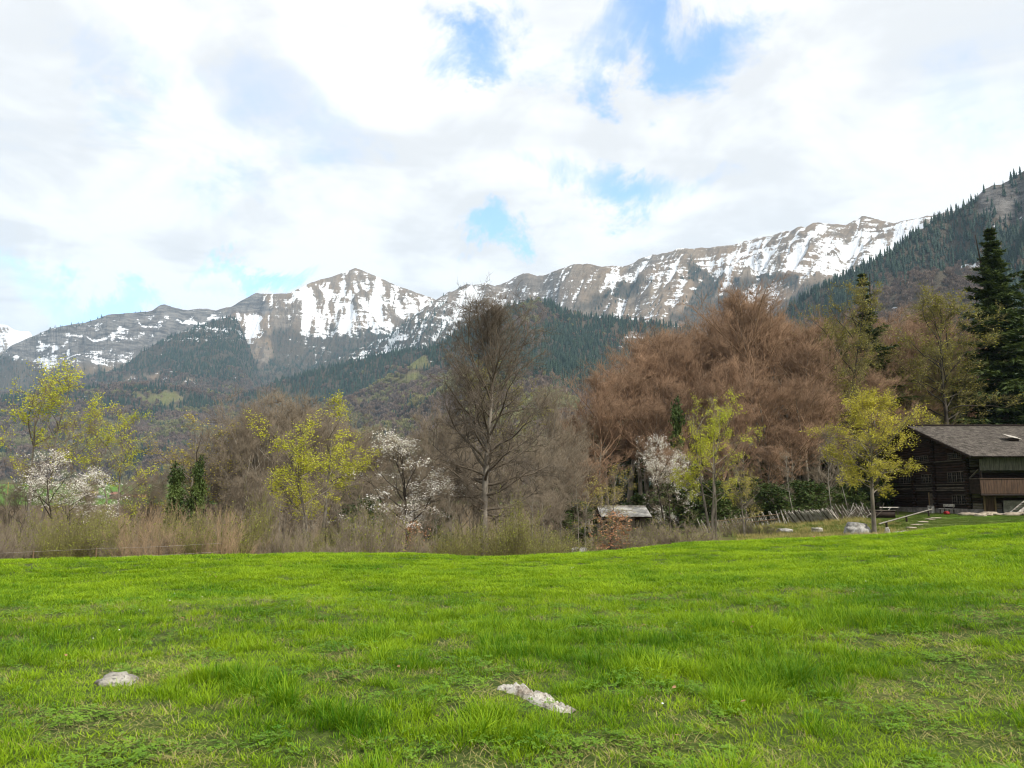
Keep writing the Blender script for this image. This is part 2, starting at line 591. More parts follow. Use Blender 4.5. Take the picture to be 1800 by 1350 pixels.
def inpoly(px, py, poly, soft=10.0, seed=0):
    """soft membership of an outline on the land, its edge torn by noise"""
    px = px + 14 * fbm(px / 30, py / 30, 3, 200 + seed)
    py = py + 9 * fbm(px / 25, py / 25, 3, 300 + seed)
    inside = np.zeros(px.shape, bool)
    dist = np.full(px.shape, 1e9)
    n = len(poly)
    for i in range(n):
        (x1, y1), (x2, y2) = poly[i], poly[(i + 1) % n]
        cond = ((y1 > py) != (y2 > py))
        xi = (x2 - x1) * (py - y1) / ((y2 - y1) or 1e-9) + x1
        inside ^= cond & (px < xi)
        ex, ey = x2 - x1, y2 - y1
        tt = np.clip(((px - x1) * ex + (py - y1) * ey) / (ex * ex + ey * ey + 1e-9), 0, 1)
        dist = np.minimum(dist, np.hypot(px - x1 - tt * ex, py - y1 - tt * ey))
    return np.clip(0.5 + np.where(inside, dist, -dist) / soft, 0, 1)


def make_sheet(crest, r0, L, zfoot, nu, nt, p=1.3, rvar=0.06, waves=(), seed=1, jag=0.0, slant=0.0, fans=()):
    cx = np.array([c[0] for c in crest], float); cy = np.array([c[1] for c in crest], float)
    dx, dy, dz = px_dir(cx, cy)
    caz = np.arctan2(dx, dy); cel = dz / np.hypot(dx, dy)
    az = np.linspace(caz[0], caz[-1], nu)
    el = np.interp(az, caz, cel)
    s = az * r0
    el = el + jag * (fbm(s / (r0 * 0.012), s * 0 + 2.5, 4, seed + 50))
    rc = r0 * (1 + rvar * fbm(s / (r0 * 0.16), s * 0 + 0.5, 3, seed + 60))
    zc = EYE + el * rc
    nb = 7
    t = np.concatenate([np.linspace(-0.14, 0, nb, endpoint=False), np.linspace(0, 1, nt) ** 1.12])
    S, T = s[:, None] + 0 * t[None, :], t[None, :] + 0 * s[:, None]
    front = np.clip(T, 0, 1)
    Z = zfoot + (zc[:, None] - zfoot) * (1 - front) ** p
    Z = np.where(T < 0, zc[:, None] + T * L * 0.9, Z)
    R = rc[:, None] - T * L
    D = front * L
    g = np.zeros_like(Z); gn = np.zeros_like(Z)
    wsum = 0
    S0 = S + 0.35 * D * perlin(S / (r0 * 0.22), D * 0 + 3.3, seed + 90)
    for fpx in fans:                                   # ribs spread out below a summit
        fs = float(np.interp(fpx, cx, caz)) * r0
        S0 = S0 - np.exp(-((S - fs) / (r0 * 0.11)) ** 2) * (S - fs) * D / (D + 0.32 * L)
    for k, (lam, amp, st) in enumerate(waves):
        w = 0.75 * lam * fbm(S / (lam * 1.7), D / (lam * 2.2), 3, seed + 7 * k)
        n = perlin((S0 + w + slant * D) / lam, D / (lam * st), seed + 11 * k + 3)
        rid = -2.4 * np.abs(n)                         # gullies cut below the ribs
        env = sstep(0.0, min(0.14, 3.0 * amp / L + 0.03), front) * (1 - sstep(0.75, 1.0, front))
        g += amp * rid * env
        gn += (0.0 if lam > 500 else 0.6 if lam > 250 else 1.0 if lam > 45 else 0.7) * rid; wsum += 1
    Z = Z + g
    gn = (np.argsort(np.argsort(gn.ravel())) / gn.size).reshape(gn.shape)      # 0 gully floor .. 1 rib
    X, Y = np.sin(az)[:, None] * R, np.cos(az)[:, None] * R
    px, py = to_px(X, Y, Z)
    return dict(X=X, Y=Y, Z=Z, T=T, g=gn, px=px, py=py, S=S, D=D, R=R, nu=nu, nt=len(t), az=az, su=S0 + slant * D)


def finish_sheet(name, sh, **attrs):
    mb = MB()
    mb.add(np.stack([sh['X'], sh['Y'], sh['Z']], -1), grid_faces(sh['nu'], sh['nt'])[:, ::-1])
    me = mb.mesh(name, [M_MOUNT], True)
    for k in ('snow', 'rock', 'wood', 'pasture'):
        attr(me, k, attrs.get(k, np.zeros(sh['Z'].shape)))
    attr(me, 'across', sh['su']); attr(me, 'down', sh['D'])
    return link(name, me, kind='structure')


def sample_trees(sh, dens, spacing, seed, tree_h=18.0):
    """random places on a sheet; dens 0..1 per vertex; only where the slope can be seen"""
    rng = np.random.default_rng(seed)
    X, Y, Z = sh['X'], sh['Y'], sh['Z']
    # horizon test from the foot up
    elv = (Z + tree_h * 1.3 - EYE) / sh['R']
    run = np.maximum.accumulate(((Z - EYE) / sh['R'])[:, ::-1], axis=1)[:, ::-1]
    vis = elv >= np.concatenate([run[:, 1:], np.full((sh['nu'], 1), -9.0)], 1) - 0.002
    vis &= sh['T'] > -0.03
    du = np.sqrt((X[1:, :-1] - X[:-1, :-1]) ** 2 + (Y[1:, :-1] - Y[:-1, :-1]) ** 2)
    dt = np.sqrt((X[:-1, 1:] - X[:-1, :-1]) ** 2 + (Y[:-1, 1:] - Y[:-1, :-1]) ** 2 + 0.3 * (Z[:-1, 1:] - Z[:-1, :-1]) ** 2)
    lam = du * dt / spacing ** 2 * (dens * vis)[:-1, :-1]
    n = rng.poisson(lam)
    iu, it = np.nonzero(n)
    k = n[iu, it]
    iu, it = np.repeat(iu, k), np.repeat(it, k)
    a, b = rng.random(len(iu)), rng.random(len(iu))
    def lerp(A):
        return (A[iu, it] * (1 - a) * (1 - b) + A[iu + 1, it] * a * (1 - b) + A[iu, it + 1] * (1 - a) * b + A[iu + 1, it + 1] * a * b)
    P = np.stack([lerp(X), lerp(Y), lerp(Z)], 1)
    return P, lerp(sh['px']), lerp(sh['py']), rng


# ---- small trees for far woods
def far_conifer(seed, mat):
    rng = np.random.default_rng(seed); mb = MB()
    n = 7
    for k in range(5):
        z0, z1 = 0.08 + 0.17 * k, 0.08 + 0.17 * k + 0.30
        r = 0.20 * (1 - k / 5.6)
        a = np.arange(2 * n) * math.pi / n + rng.random()
        rr = r * np.where(np.arange(2 * n) % 2, 0.55, 1.0) * rng.uniform(0.75, 1.2, 2 * n)
        ring = np.stack([np.cos(a) * rr, np.sin(a) * rr, z0 + rng.uniform(-.03, .03, 2 * n)], 1)
        v = np.vstack([ring, [[0, 0, min(z1, 1.0)]]])
        i = np.arange(2 * n)
        mb.add(v, tris=np.stack([i, (i + 1) % (2 * n), np.full(2 * n, 2 * n)], 1))
    return mb.mesh('far_conifer', [mat])


def far_broadleaf(seed, mat):
    rng = np.random.default_rng(seed); mb = MB()
    n = 84
    d = rng.normal(size=(n, 3)); d /= np.linalg.norm(d, axis=1)[:, None]
    c = d * (rng.random((n, 1)) ** 0.45) * [0.30, 0.30, 0.36] + [0, 0, 0.62]
    t1 = np.cross(d, rng.normal(size=(n, 3))); t1 /= np.linalg.norm(t1, axis=1)[:, None]
    up = np.array([0, 0, 1.0]) * 0.8 + d * 0.6
    sz = rng.uniform(0.07, 0.16, (n, 1))
    v = np.stack([c - t1 * sz * .7, c + t1 * sz * .7, c + up * sz * 1.4], 1).reshape(-1, 3)
    mb.add(v, tris=np.arange(3 * n).reshape(-1, 3))
    for k in range(3):
        a = rng.random() * 6.28
        tp = np.array([math.cos(a) * .12, math.sin(a) * .12, .6])
        w = 0.016
        mb.add([[w, 0, 0], [-w, w, 0], [0, -w, 0], tp], tris=[[0, 1, 3], [1, 2, 3], [2, 0, 3]])
    return mb.mesh('far_broadleaf', [mat])


MF_CON = leaf_mat('far_conifer_needles', (0.020, 0.042, 0.030), (0.052, 0.085, 0.045), 0.1, inst=True)
MF_BRN = leaf_mat('far_bare_twigs', (0.165, 0.120, 0.098), (0.30, 0.225, 0.175), 0.1, inst=True)
MF_OLV = leaf_mat('far_budding_twigs', (0.20, 0.195, 0.09), (0.37, 0.34, 0.16), 0.2, inst=True)
FAR_SRC = [far_conifer(k, MF_CON) for k in range(4)] + [far_broadleaf(10 + k, MF_BRN) for k in range(4)] + [far_broadleaf(20 + k, MF_OLV) for k in range(3)]


def wood_on(name, sh, dens, fcon, folv, spacing, seed, hcon=20, hbrd=15, label='', cat='wood'):
    P, px, py, rng = sample_trees(sh, dens, spacing, seed)
    n = len(P)
    # patches of conifers and broadleaves
    pat = fbm(P[:, 0] / 160, P[:, 2] / 60 + P[:, 1] / 200, 3, seed + 5) * 0.75 + rng.normal(0, 0.16, n)
    con = pat < (fcon(px, py) - 0.5) * 1.6
    olv = (~con) & (fbm(P[:, 0] / 120 + 9, P[:, 2] / 50, 3, seed + 9) + rng.normal(0, .2, n) < (folv(px, py) - 0.5) * 1.6)
    idx = np.where(con, rng.integers(0, 4, n), np.where(olv, rng.integers(8, 11, n), rng.integers(4, 8, n)))
    h = np.where(con, hcon * rng.uniform(0.35, 1.3, n), hbrd * rng.uniform(0.7, 1.2, n))
    w = h * np.where(con, rng.uniform(0.75, 1.1, n), rng.uniform(0.85, 1.2, n))
    rot = np.stack([rng.normal(0, .03, n), rng.normal(0, .03, n), rng.random(n) * 6.28], 1)
    P[:, 2] -= 0.5
    return scatter(name, P, rot, np.stack([w, w, h], 1), idx, rng.random(n), FAR_SRC, label=label, category=cat)


def treeline(px, pts):
    return np.interp(px, [p[0] for p in pts], [p[1] for p in pts])


def build_mountains():
    # --- snowy peak at the far left, behind everything
    c0 = [(-420, 520), (-250, 500), (-120, 545), (-60, 558), (0, 571), (12, 572), (28, 581), (52, 583), (70, 605), (110, 650), (160, 700)]
    s = make_sheet(c0, 8200, 2600, 300, 130, 70, 1.2, waves=((900, 120, 3), (300, 40, 4)), seed=3, jag=0.001)
    finish_sheet('snowy_peak', s, snow=0.5 + (0.75 - s['g']) - sstep(590, 640, s['py']) * 0.3)

    # --- long cliff and the pointed peak
    c1 = [(-700, 700), (-400, 690), (-200, 665), (-100, 650), (0, 627), (20, 607), (60, 590), (90, 577), (150, 567), (190, 553), (230, 550), (268, 546), (280, 538), (290, 535), (303, 540),
          (330, 545), (350, 542), (380, 545), (405, 540), (430, 525), (450, 515), (480, 517), (510, 515), (540, 500), (560, 493),
          (580, 487), (600, 480), (615, 475), (625, 471), (640, 477), (670, 490), (700, 503), (730, 513), (765, 526), (800, 540), (850, 560), (950, 600), (1100, 650)]
    s = make_sheet(c1, 5400, 2700, 100, 700, 200, 1.35, 0.04, waves=((1100, 150, 2.2), (420, 85, 4), (170, 40, 7), (75, 17, 9), (35, 7, 9)), seed=21, jag=0.0007, slant=0.1, fans=(622, 455))
    px, py, g = s['px'], s['py'], s['g']
    cliff = (1 - sstep(380, 430, px)) * (1 - sstep(628, 655, py))
    rel = py - np.interp(px, [c[0] for c in c1], [c[1] for c in c1])
    n = fbm(px / 26, py / 26, 3, 77)
    strata = np.sin(py / 5.2 + 1.6 * fbm(px / 60, py / 40, 3, 5) * 3)
    cov = 0.53 + 0.10 * n - 0.5 * sstep(565, 612, py + 18 * n) - 0.25 * (1 - sstep(-4, 12, rel + 4 * n)) * (1 - sstep(650, 690, px))
    snow_pk = 0.5 + 0.8 * (cov - g) + 0.10 * fbm(px / 30, (py - 0.3 * px) / 7.0, 3, 45)
    snow_cl = 0.36 + 0.34 * strata * sstep(4, 14, rel) * (1 - sstep(38, 60, rel)) - 0.2 * g + 0.25 * inpoly(px, py, [(60, 640), (95, 612), (135, 622), (240, 615), (225, 645), (130, 632), (80, 660)], 12)
    knob = inpoly(px, py, [(398, 545), (430, 520), (452, 510), (470, 530), (480, 545), (440, 555)], 12)
    snow = np.where(px < 405, snow_cl, snow_pk) - 0.7 * knob
    gull = inpoly(px, py, [(428, 590), (470, 590), (480, 620), (462, 665), (445, 630)], 14)
    snow = snow + 0.12 * gull
    tl = treeline(px, [(-500, 640), (0, 622), (60, 640), (220, 652), (300, 640), (420, 585), (480, 580), (600, 575), (700, 572), (760, 560), (850, 560)])
    wood = sstep(-8, 14, py - tl + 14 * n)
    snow = snow - 0.15 * wood
    finish_sheet('pointed_peak', s, snow=snow, rock=np.clip(cliff + knob + 0.3 * (g > .75), 0, 1), wood=wood * (1 - gull) * 0.85)
    dens = wood * np.clip(0.15 + 0.8 * g + 0.5 * sstep(10, 60, py - tl), 0, 1) * (1 - 0.9 * gull)
    dens = np.clip(dens + (1 - sstep(150, 290, px)) * (1 - sstep(0, 8, rel)) * 0.5, 0, 1)
    wood_on('conifer_wood_below_peak', s, dens, lambda a, b: 0.95 + 0 * a, lambda a, b: 0 * a, 13.5, 5, 17, 13,
            'dark thin conifer wood on the slope below the pointed snowy peak')

    # --- dark wooded spur below the cliff
    c1b = [(-300, 720), (-100, 700), (60, 690), (150, 665), (215, 645), (250, 617), (300, 592), (345, 574), (385, 562), (408, 556), (420, 566), (430, 590), (440, 615), (452, 648), (462, 668), (500, 690), (600, 720)]
    s = make_sheet(c1b, 4300, 1900, 120, 330, 130, 1.15, 0.03, waves=((700, 60, 2.5), (240, 28, 3)), seed=41, jag=0.0007)
    px, py = s['px'], s['py']
    clear = np.maximum.reduce([inpoly(px, py, [(210, 657), (240, 655), (236, 664), (212, 665)], 6, 1), inpoly(px, py, [(250, 657), (285, 655), (282, 667), (255, 668)], 6, 2),
                               0.7 * inpoly(px, py, [(318, 665), (345, 662), (340, 675), (322, 676)], 6, 3)])
    finish_sheet('wooded_spur', s, wood=1 - clear, snow=0.35 + 0.2 * clear - 0.2 * (py > 600) + 0.10 * fbm(px / 8, py / 6, 3, 8))
    wood_on('conifer_wood_on_spur', s, np.clip(1 - 1.3 * clear, 0, 1) * 0.95, lambda a, b: 1.05 - sstep(625, 690, b) * 0.75, lambda a, b: 0.1 + 0 * a, 12.5, 6, 19, 14,
            'dense dark blue-green conifer wood covering the spur left of the peak')

    # --- long snow-striped ridge to the right
    c2 = [(560, 640), (640, 610), (690, 585), (720, 560), (745, 541), (765, 528), (790, 513), (815, 502), (850, 497), (870, 503), (885, 498), (905, 488), (920, 480), (945, 485),
          (960, 482), (985, 472), (1010, 465), (1030, 463), (1060, 468), (1095, 468), (1115, 460), (1140, 450), (1165, 445), (1190, 438), (1210, 437),
          (1250, 435), (1290, 430), (1330, 418), (1360, 412), (1400, 402), (1430, 393), (1470, 392), (1490, 395), (1515, 379), (1530, 382), (1550, 388),
          (1570, 392), (1600, 385), (1640, 380), (1660, 372), (1720, 360), (1850, 330), (2050, 300), (2300, 290)]
    s = make_sheet(c2, 4400, 2300, 100, 800, 200, 1.25, 0.05, waves=((900, 130, 2.2), (330, 70, 4), (140, 36, 7), (62, 15, 9), (30, 6, 9)), seed=64, jag=0.0014, slant=0.5, fans=(850, 1195, 1440, 1540))
    px, py, g = s['px'], s['py'], s['g']
    rel = py - np.interp(px, [c[0] for c in c2], [c[1] for c in c2])
    n = fbm(px / 24, py / 24, 3, 99)
    lim = treeline(px, [(600, 600), (760, 575), (850, 555), (950, 520), (1010, 520), (1100, 500), (1200, 495), (1300, 487), (1400, 480), (1480, 470), (1560, 455), (1650, 400)])
    base = treeline(px, [(700, .75), (860, .66), (930, .36), (1000, .34), (1060, .50), (1200, .68), (1300, .74), (1400, .60), (1480, .62), (1560, .68), (1700, .65)])
    cov = base - 0.06 + 0.12 * n - 0.38 * sstep(-18, 30, py - lim + 10 * n) - 0.22 * (1 - sstep(2, 14, rel + 5 * n))
    snow = 0.5 + 0.52 * (cov - g) + 0.10 * fbm(px / 34 + py / 30, (py + 0.35 * px) / 6.5, 3, 44)
    rock = np.clip(0.5 * (1 - sstep(960, 1060, px)) * (1 - sstep(540, 560, py)) + 0.55 * inpoly(px, py, [(1090, 480), (1140, 445), (1180, 450), (1150, 475), (1100, 495)], 16), 0, 1)
    clumps = np.maximum.reduce([inpoly(px, py, P, 10, 20 + k) for k, P in enumerate([
        [(1010, 545), (1050, 515), (1110, 495), (1135, 490), (1120, 515), (1080, 520), (1030, 545)], [(1200, 490), (1210, 458), (1235, 460), (1240, 490), (1215, 500)],
        [(1205, 545), (1230, 500), (1265, 480), (1260, 515), (1230, 545)], [(1170, 560), (1240, 530), (1300, 515), (1300, 560), (1240, 580)], [(1290, 495), (1330, 482), (1400, 482), (1400, 500), (1300, 505)],
        [(1360, 545), (1420, 500), (1530, 480), (1560, 520), (1450, 590), (1350, 580)]])])
    low = sstep(545, 575, py + 8 * n - 0.02 * (px - 1000)) * (1 - sstep(1060, 1120, px)) + sstep(-6, 30, py - 572)
    low2 = (1 - sstep(760, 870, px)) * sstep(525, 560, py)
    wood = np.clip(np.maximum(clumps, np.maximum(low, low2 * (0.55 + 0.4 * n))), 0, 1)
    finish_sheet('snow_striped_ridge', s, snow=snow - 0.3 * clumps, rock=rock, wood=np.clip(wood * 0.9, 0, 1))
    sparse = 0.05 * sstep(455, 480, py) * (1 - sstep(1600, 1650, px))
    wood_on('conifer_clumps_on_ridge', s, np.clip(wood * 0.9 + sparse * (n > 0.1), 0, 1), lambda a, b: 1.1 + 0 * a, lambda a, b: 0 * a, 12.5, 7, 17, 12,
            'scattered dark conifer clumps on the snow-striped ridge')

    # --- wooded mountainside at the right
    c3 = [(1000, 780), (1100, 720), (1200, 665), (1300, 610), (1380, 550), (1430, 512), (1470, 494), (1500, 480), (1540, 458), (1580, 431), (1620, 405), (1650, 385), (1680, 372), (1700, 358),
          (1715, 350), (1730, 334), (1745, 325), (1765, 322), (1780, 314), (1800, 300), (1850, 262), (1950, 200), (2100, 150), (2350, 100)]
    s = make_sheet(c3, 1800, 1150, -8, 420, 170, 1.0, 0.05, waves=((420, 40, 2.4), (150, 22, 2.6), (60, 9, 3)), seed=88, jag=0.002, slant=0.3)
    px, py, g = s['px'], s['py'], s['g']
    n = fbm(px / 22, py / 22, 3, 31)
    crag = np.maximum(inpoly(px, py, [(1715, 385), (1725, 345), (1760, 318), (1800, 310), (1830, 360), (1800, 385), (1760, 380)], 14, 41), inpoly(px, py, [(1725, 400), (1790, 365), (1830, 350), (1830, 380), (1760, 400)], 8, 42))
    scree = np.maximum.reduce([inpoly(px, py, [(1690, 465), (1720, 460), (1735, 475), (1715, 478)], 7, 43), inpoly(px, py, [(1716, 460), (1728, 430), (1733, 432), (1724, 462)], 6, 44), 0.8 * inpoly(px, py, [(1545, 600), (1585, 590), (1580, 600), (1550, 606)], 6, 45),
                               inpoly(px, py, [(1340, 612), (1370, 590), (1400, 592), (1380, 615)], 8, 46)])
    finish_sheet('wooded_mountainside', s, rock=np.clip(crag * 1.1, 0, 1), wood=np.clip(0.9 - crag - scree, 0, 1), snow=0.10 + 0.42 * scree + 0.25 * inpoly(px, py, [(1725, 400), (1790, 365), (1830, 350), (1830, 375), (1760, 398)], 8, 47) + 0.1 * n)
    def con3(a, b):
        brown = inpoly(a, b, [(1480, 560), (1560, 500), (1620, 480), (1730, 480), (1740, 540), (1620, 565), (1500, 590)], 30, 48)
        return 0.98 - 1.1 * brown - 0.35 * sstep(590, 640, b)
    wood_on('mixed_wood_on_mountainside', s, np.clip(1 - 0.75 * crag - 0.95 * scree, 0.0, 1), con3, lambda a, b: 0.12 + 0 * a, 7.2, 9, 18, 11,
            'dark conifers and bare broadleaf wood on the mountainside at the right')

    # --- wooded hill in the middle
    c4 = [(380, 790), (470, 760), (560, 722), (640, 690), (700, 655), (740, 628), (780, 602), (820, 577), (860, 553), (900, 536), (940, 528), (965, 533), (990, 547), (1020, 555),
          (1060, 560), (1100, 562), (1140, 568), (1180, 573), (1250, 590), (1320, 610), (1420, 650), (1520, 700)]
    s = make_sheet(c4, 2250, 1450, -8, 420, 210, 1.05, 0.05, waves=((520, 50, 2.4), (200, 22, 2.6), (80, 8, 3)), seed=110, jag=0.0009)
    px, py, g = s['px'], s['py'], s['g']
    mead = np.maximum.reduce([inpoly(px, py, P, 7, 60 + k) for k, P in enumerate([
        [(720, 640), (745, 628), (752, 642), (730, 650)], [(690, 668), (740, 652), (742, 660), (700, 674)], [(800, 662), (880, 645), (880, 655), (805, 670)],
        [(660, 728), (700, 722), (700, 732), (662, 735)], [(640, 755), (680, 748), (680, 757), (642, 762)], [(870, 570), (900, 548), (905, 556), (880, 575)], [(912, 562), (925, 548), (928, 556), (916, 566)],
        [(620, 700), (680, 694), (676, 702), (626, 707)]])])
    scar = inpoly(px, py, [(1085, 600), (1110, 583), (1125, 590), (1100, 615)], 8, 71)
    finish_sheet('wooded_hill', s, wood=np.clip(0.9 - mead - scar, 0, 1), pasture=mead, rock=scar * 0.6, snow=0.1 + 0.25 * scar + 0.05 * g)
    def con4(a, b):
        f = 0.74 - 0.65 * sstep(640, 690, b + 0.12 * (900 - a)) - 0.35 * inpoly(a, b, [(890, 560), (950, 530), (970, 560), (930, 600)], 20, 72)
        f = f + 0.35 * inpoly(a, b, [(930, 600), (1080, 600), (1050, 700), (960, 680)], 40, 73)
        return f
    wood_on('mixed_wood_on_hill', s, np.clip(1 - 1.2 * mead - 0.8 * scar, 0, 1), con4, lambda a, b: 0.22 + 0.25 * sstep(640, 700, b), 7.8, 11, 19, 13,
            'conifers and leafless broadleaf wood covering the rounded hill in the middle')

    # --- lower slopes on the left down to the valley
    c5 = [(-900, 760), (-500, 730), (-250, 715), (-100, 705), (0, 700), (80, 690), (150, 682), (240, 676), (330, 685), (400, 695), (440, 690), (480, 674), (540, 655), (600, 640), (660, 625), (700, 618), (760, 610), (850, 620), (950, 640), (1100, 700)]
    s = make_sheet(c5, 2900, 1500, -8, 420, 190, 1.25, 0.05, waves=((600, 55, 2.4), (230, 26, 2.6), (90, 9, 3)), seed=140, jag=0.0006)
    px, py, g = s['px'], s['py'], s['g']
    mead = np.maximum.reduce([inpoly(px, py, P, 7, 80 + k) for k, P in enumerate([
        [(230, 697), (255, 692), (310, 696), (325, 704), (280, 708), (240, 705)], [(165, 738), (200, 735), (200, 745), (168, 748)], [(110, 755), (150, 752), (148, 762), (112, 764)]])])
    outc = 0.8 * inpoly(px, py, [(60, 780), (130, 770), (150, 790), (90, 810)], 14, 91)
    finish_sheet('lower_slope', s, wood=np.clip(0.95 - mead - outc, 0, 1), pasture=np.clip(mead + sstep(838, 848, py), 0, 1), rock=outc, snow=0.05 + 0 * px)
    def con5(a, b):
        return 0.52 + 0.35 * sstep(420, 500, a) * (1 - sstep(690, 720, b)) - 0.25 * sstep(720, 760, b)
    wood_on('mixed_wood_on_lower_slope', s, np.clip(1 - 1.3 * mead - 0.6 * outc, 0, 1) * (1 - sstep(838, 850, py)), con5, lambda a, b: 0.2 + 0.2 * sstep(700, 760, b), 8.6, 13, 19, 14,
            'leafless broadleaf wood with conifers on the lower slope at the left')


build_mountains()

# ------------------------------------------------------------------ trees and shrubs
UP = np.array([0, 0, 1.0])


def nrm(v):
    return v / (np.linalg.norm(v, axis=-1, keepdims=True) + 1e-9)


def grow(P, D, L, n, gnarl, trop, rng):
    """polylines (B, n, 3) grown from P along D"""
    B = len(P)
    pts = np.zeros((B, n, 3)); pts[:, 0] = P
    d = nrm(D)
    st = (L / (n - 1))[:, None]
    for i in range(1, n):
        d = nrm(d + rng.normal(0, gnarl, (B, 3)) + UP * trop)
        pts[:, i] = pts[:, i - 1] + d * st
    return pts


def tubes(mb, pts, r0, r1, sides, m=0, power=1.0):
    B, n, _ = pts.shape
    tan = nrm(np.gradient(pts, axis=1))
    ref = np.where(np.abs(tan[..., 2:3]) > 0.9, np.array([1.0, 0, 0]), UP)
    a = nrm(np.cross(tan, ref)); b = np.cross(tan, a)
    s = np.linspace(0, 1, n) ** power
    rad = r0[:, None] * (1 - s) + r1[:, None] * s
    th = np.arange(sides) * 2 * math.pi / sides
    v = pts[:, :, None] + rad[:, :, None, None] * (np.cos(th)[:, None] * a[:, :, None] + np.sin(th)[:, None] * b[:, :, None])
    base = (np.arange(B) * n * sides)[:, None, None]
    i = np.arange(n - 1)[None, :, None]; j = np.arange(sides)[None, None, :]; j2 = (j + 1) % sides
    q = np.stack([base + i * sides + j, base + i * sides + j2, base + (i + 1) * sides + j2, base + (i + 1) * sides + j], -1)
    mb.add(v, quads=q.reshape(-1, 4), m=m)


def spikes(mb, P, D, L, r, rng, m=0):
    """fine twigs: three-sided points"""
    B = len(P)
    d = nrm(D)
    a = nrm(np.cross(d, rng.normal(size=(B, 3)))); b = np.cross(d, a)
    th = np.arange(3) * 2.0944
    ring = P[:, None] + r[:, None, None] * (np.cos(th)[:, None] * a[:, None] + np.sin(th)[:, None] * b[:, None])
    v = np.concatenate([ring, (P + d * L[:, None])[:, None]], 1)
    k = (np.arange(B) * 4)[:, None, None]
    f = np.array([[0, 1, 3], [1, 2, 3], [2, 0, 3]])[None]
    mb.add(v, tris=(k + f).reshape(-1, 3), m=m)


def kids(pts, L, m, s0, s1, ang, angv, ratio, rng, taper=0.55, flat=0.0, up=0.0):
    """m children along every parent: origin, direction, length, parent index, place"""
    B, n, _ = pts.shape
    k = np.repeat(np.arange(B), m)
    s = s0 + (s1 - s0) * (np.tile(np.arange(m), B) + rng.random(B * m)) / m
    x = np.clip(s * (n - 1), 0, n - 1.001); i = x.astype(int); f = (x - i)[:, None]
    P = pts[k, i] * (1 - f) + pts[k, i + 1] * f
    T = nrm(pts[k, i + 1] - pts[k, i])
    ref = nrm(np.cross(T, rng.normal(size=T.shape)))
    if flat:
        side = nrm(np.cross(T, UP)) * np.where(np.tile(np.arange(m), B) % 2, 1, -1)[:, None]
        ref = nrm(ref * (1 - flat) + side * flat)
    a = np.radians(ang + rng.normal(0, angv, len(k)))[:, None]
    D = nrm(np.cos(a) * T + np.sin(a) * ref + UP * up)
    Ln = L[k] * ratio * (1 - taper * s) * rng.uniform(0.65, 1.25, len(k))
    return P, D, Ln, k, s


def leaves(mb, P, size, rng, m=0, droop=0.0, tintlist=None, aspect=1.7, N=None):
    """one four-sided blade per point"""
    B = len(P)
    d = rng.normal(size=(B, 3)); d[:, 2] = d[:, 2] * 0.6 - droop
    d = nrm(d)
    a = nrm(np.cross(d, rng.normal(size=(B, 3)) * [0.6, 0.6, 1.2])); nn = np.cross(d, a)
    s = size[:, None]
    v = np.stack([P, P + d * s * 0.5 * aspect + a * s * 0.5 + nn * s * .12, P + d * s * aspect, P + d * s * 0.5 * aspect - a * s * 0.5 + nn * s * .12], 1)
    mb.add(v, quads=np.arange(4 * B).reshape(-1, 4), m=m)


def leaf_mesh(name, P, size, mat, rng, tint=None, **kw):
    mb = MB(); leaves(mb, P, size, rng, **kw)
    me = mb.mesh(name, [mat])
    t = rng.random(len(P)) if tint is None else np.clip(tint + rng.normal(0, .18, len(P)), 0, 1)
    attr(me, 'tint', np.repeat(t, 4))
    return me


def bark(name, c1, c2, scale=3.0):
    return simple(name, c1, c2, scale, 0.9, (1, 1, 0.35), 5, pos=False)


M_BARK = bark('grey_brown_bark', (0.27, 0.235, 0.185), (0.10, 0.085, 0.066), 2.2)
M_BARKD = bark('dark_bark', (0.085, 0.070, 0.055), (0.035, 0.03, 0.024), 2.2)
M_BARK2 = bark('mottled_grey_bark', (0.30, 0.265, 0.215), (0.075, 0.062, 0.05), 1.6)
M_BARKM = bark('brown_grey_bark', (0.16, 0.12, 0.085), (0.07, 0.052, 0.038), 2.0)
M_BARKL = bark('pale_bark', (0.30, 0.275, 0.225), (0.11, 0.10, 0.08), 3.0)
M_TW_GREY = simple('grey_brown_twigs', (0.235, 0.19, 0.135), (0.15, 0.12, 0.084), 0.5, 0.9)
M_TW_DARK = simple('dark_grey_twigs', (0.15, 0.12, 0.088), (0.095, 0.077, 0.057), 0.5, 0.9)
M_TW_RED = simple('reddish_brown_twigs', (0.30, 0.188, 0.115), (0.195, 0.125, 0.078), 0.25, 0.9)
M_TW_TAN = simple('tan_shoots', (0.34, 0.24, 0.14), (0.21, 0.15, 0.088), 0.8, 0.9)
M_TW_OLV = simple('olive_twigs', (0.19, 0.168, 0.066), (0.12, 0.106, 0.046), 0.4, 0.9)
M_LEAF_Y = leaf_mat('yellow_green_leaf', (0.42, 0.45, 0.045), (0.70, 0.69, 0.09), 0.42)
M_LEAF_G = leaf_mat('fresh_green_leaf', (0.40, 0.45, 0.045), (0.68, 0.68, 0.085), 0.42)
M_LEAF_P = leaf_mat('pale_yellow_leaf', (0.36, 0.32, 0.075), (0.52, 0.46, 0.13), 0.4)
M_LEAF_P2 = leaf_mat('olive_yellow_leaf', (0.36, 0.34, 0.05), (0.62, 0.56, 0.10), 0.4)
M_LEAF_OG = leaf_mat('olive_green_leaf', (0.17, 0.19, 0.035), (0.32, 0.34, 0.06), 0.3)
M_LEAF_O = leaf_mat('olive_bud', (0.22, 0.21, 0.045), (0.36, 0.33, 0.08), 0.3)
M_LEAF_R = leaf_mat('russet_dry_leaf', (0.30, 0.135, 0.065), (0.52, 0.30, 0.18), 0.3)
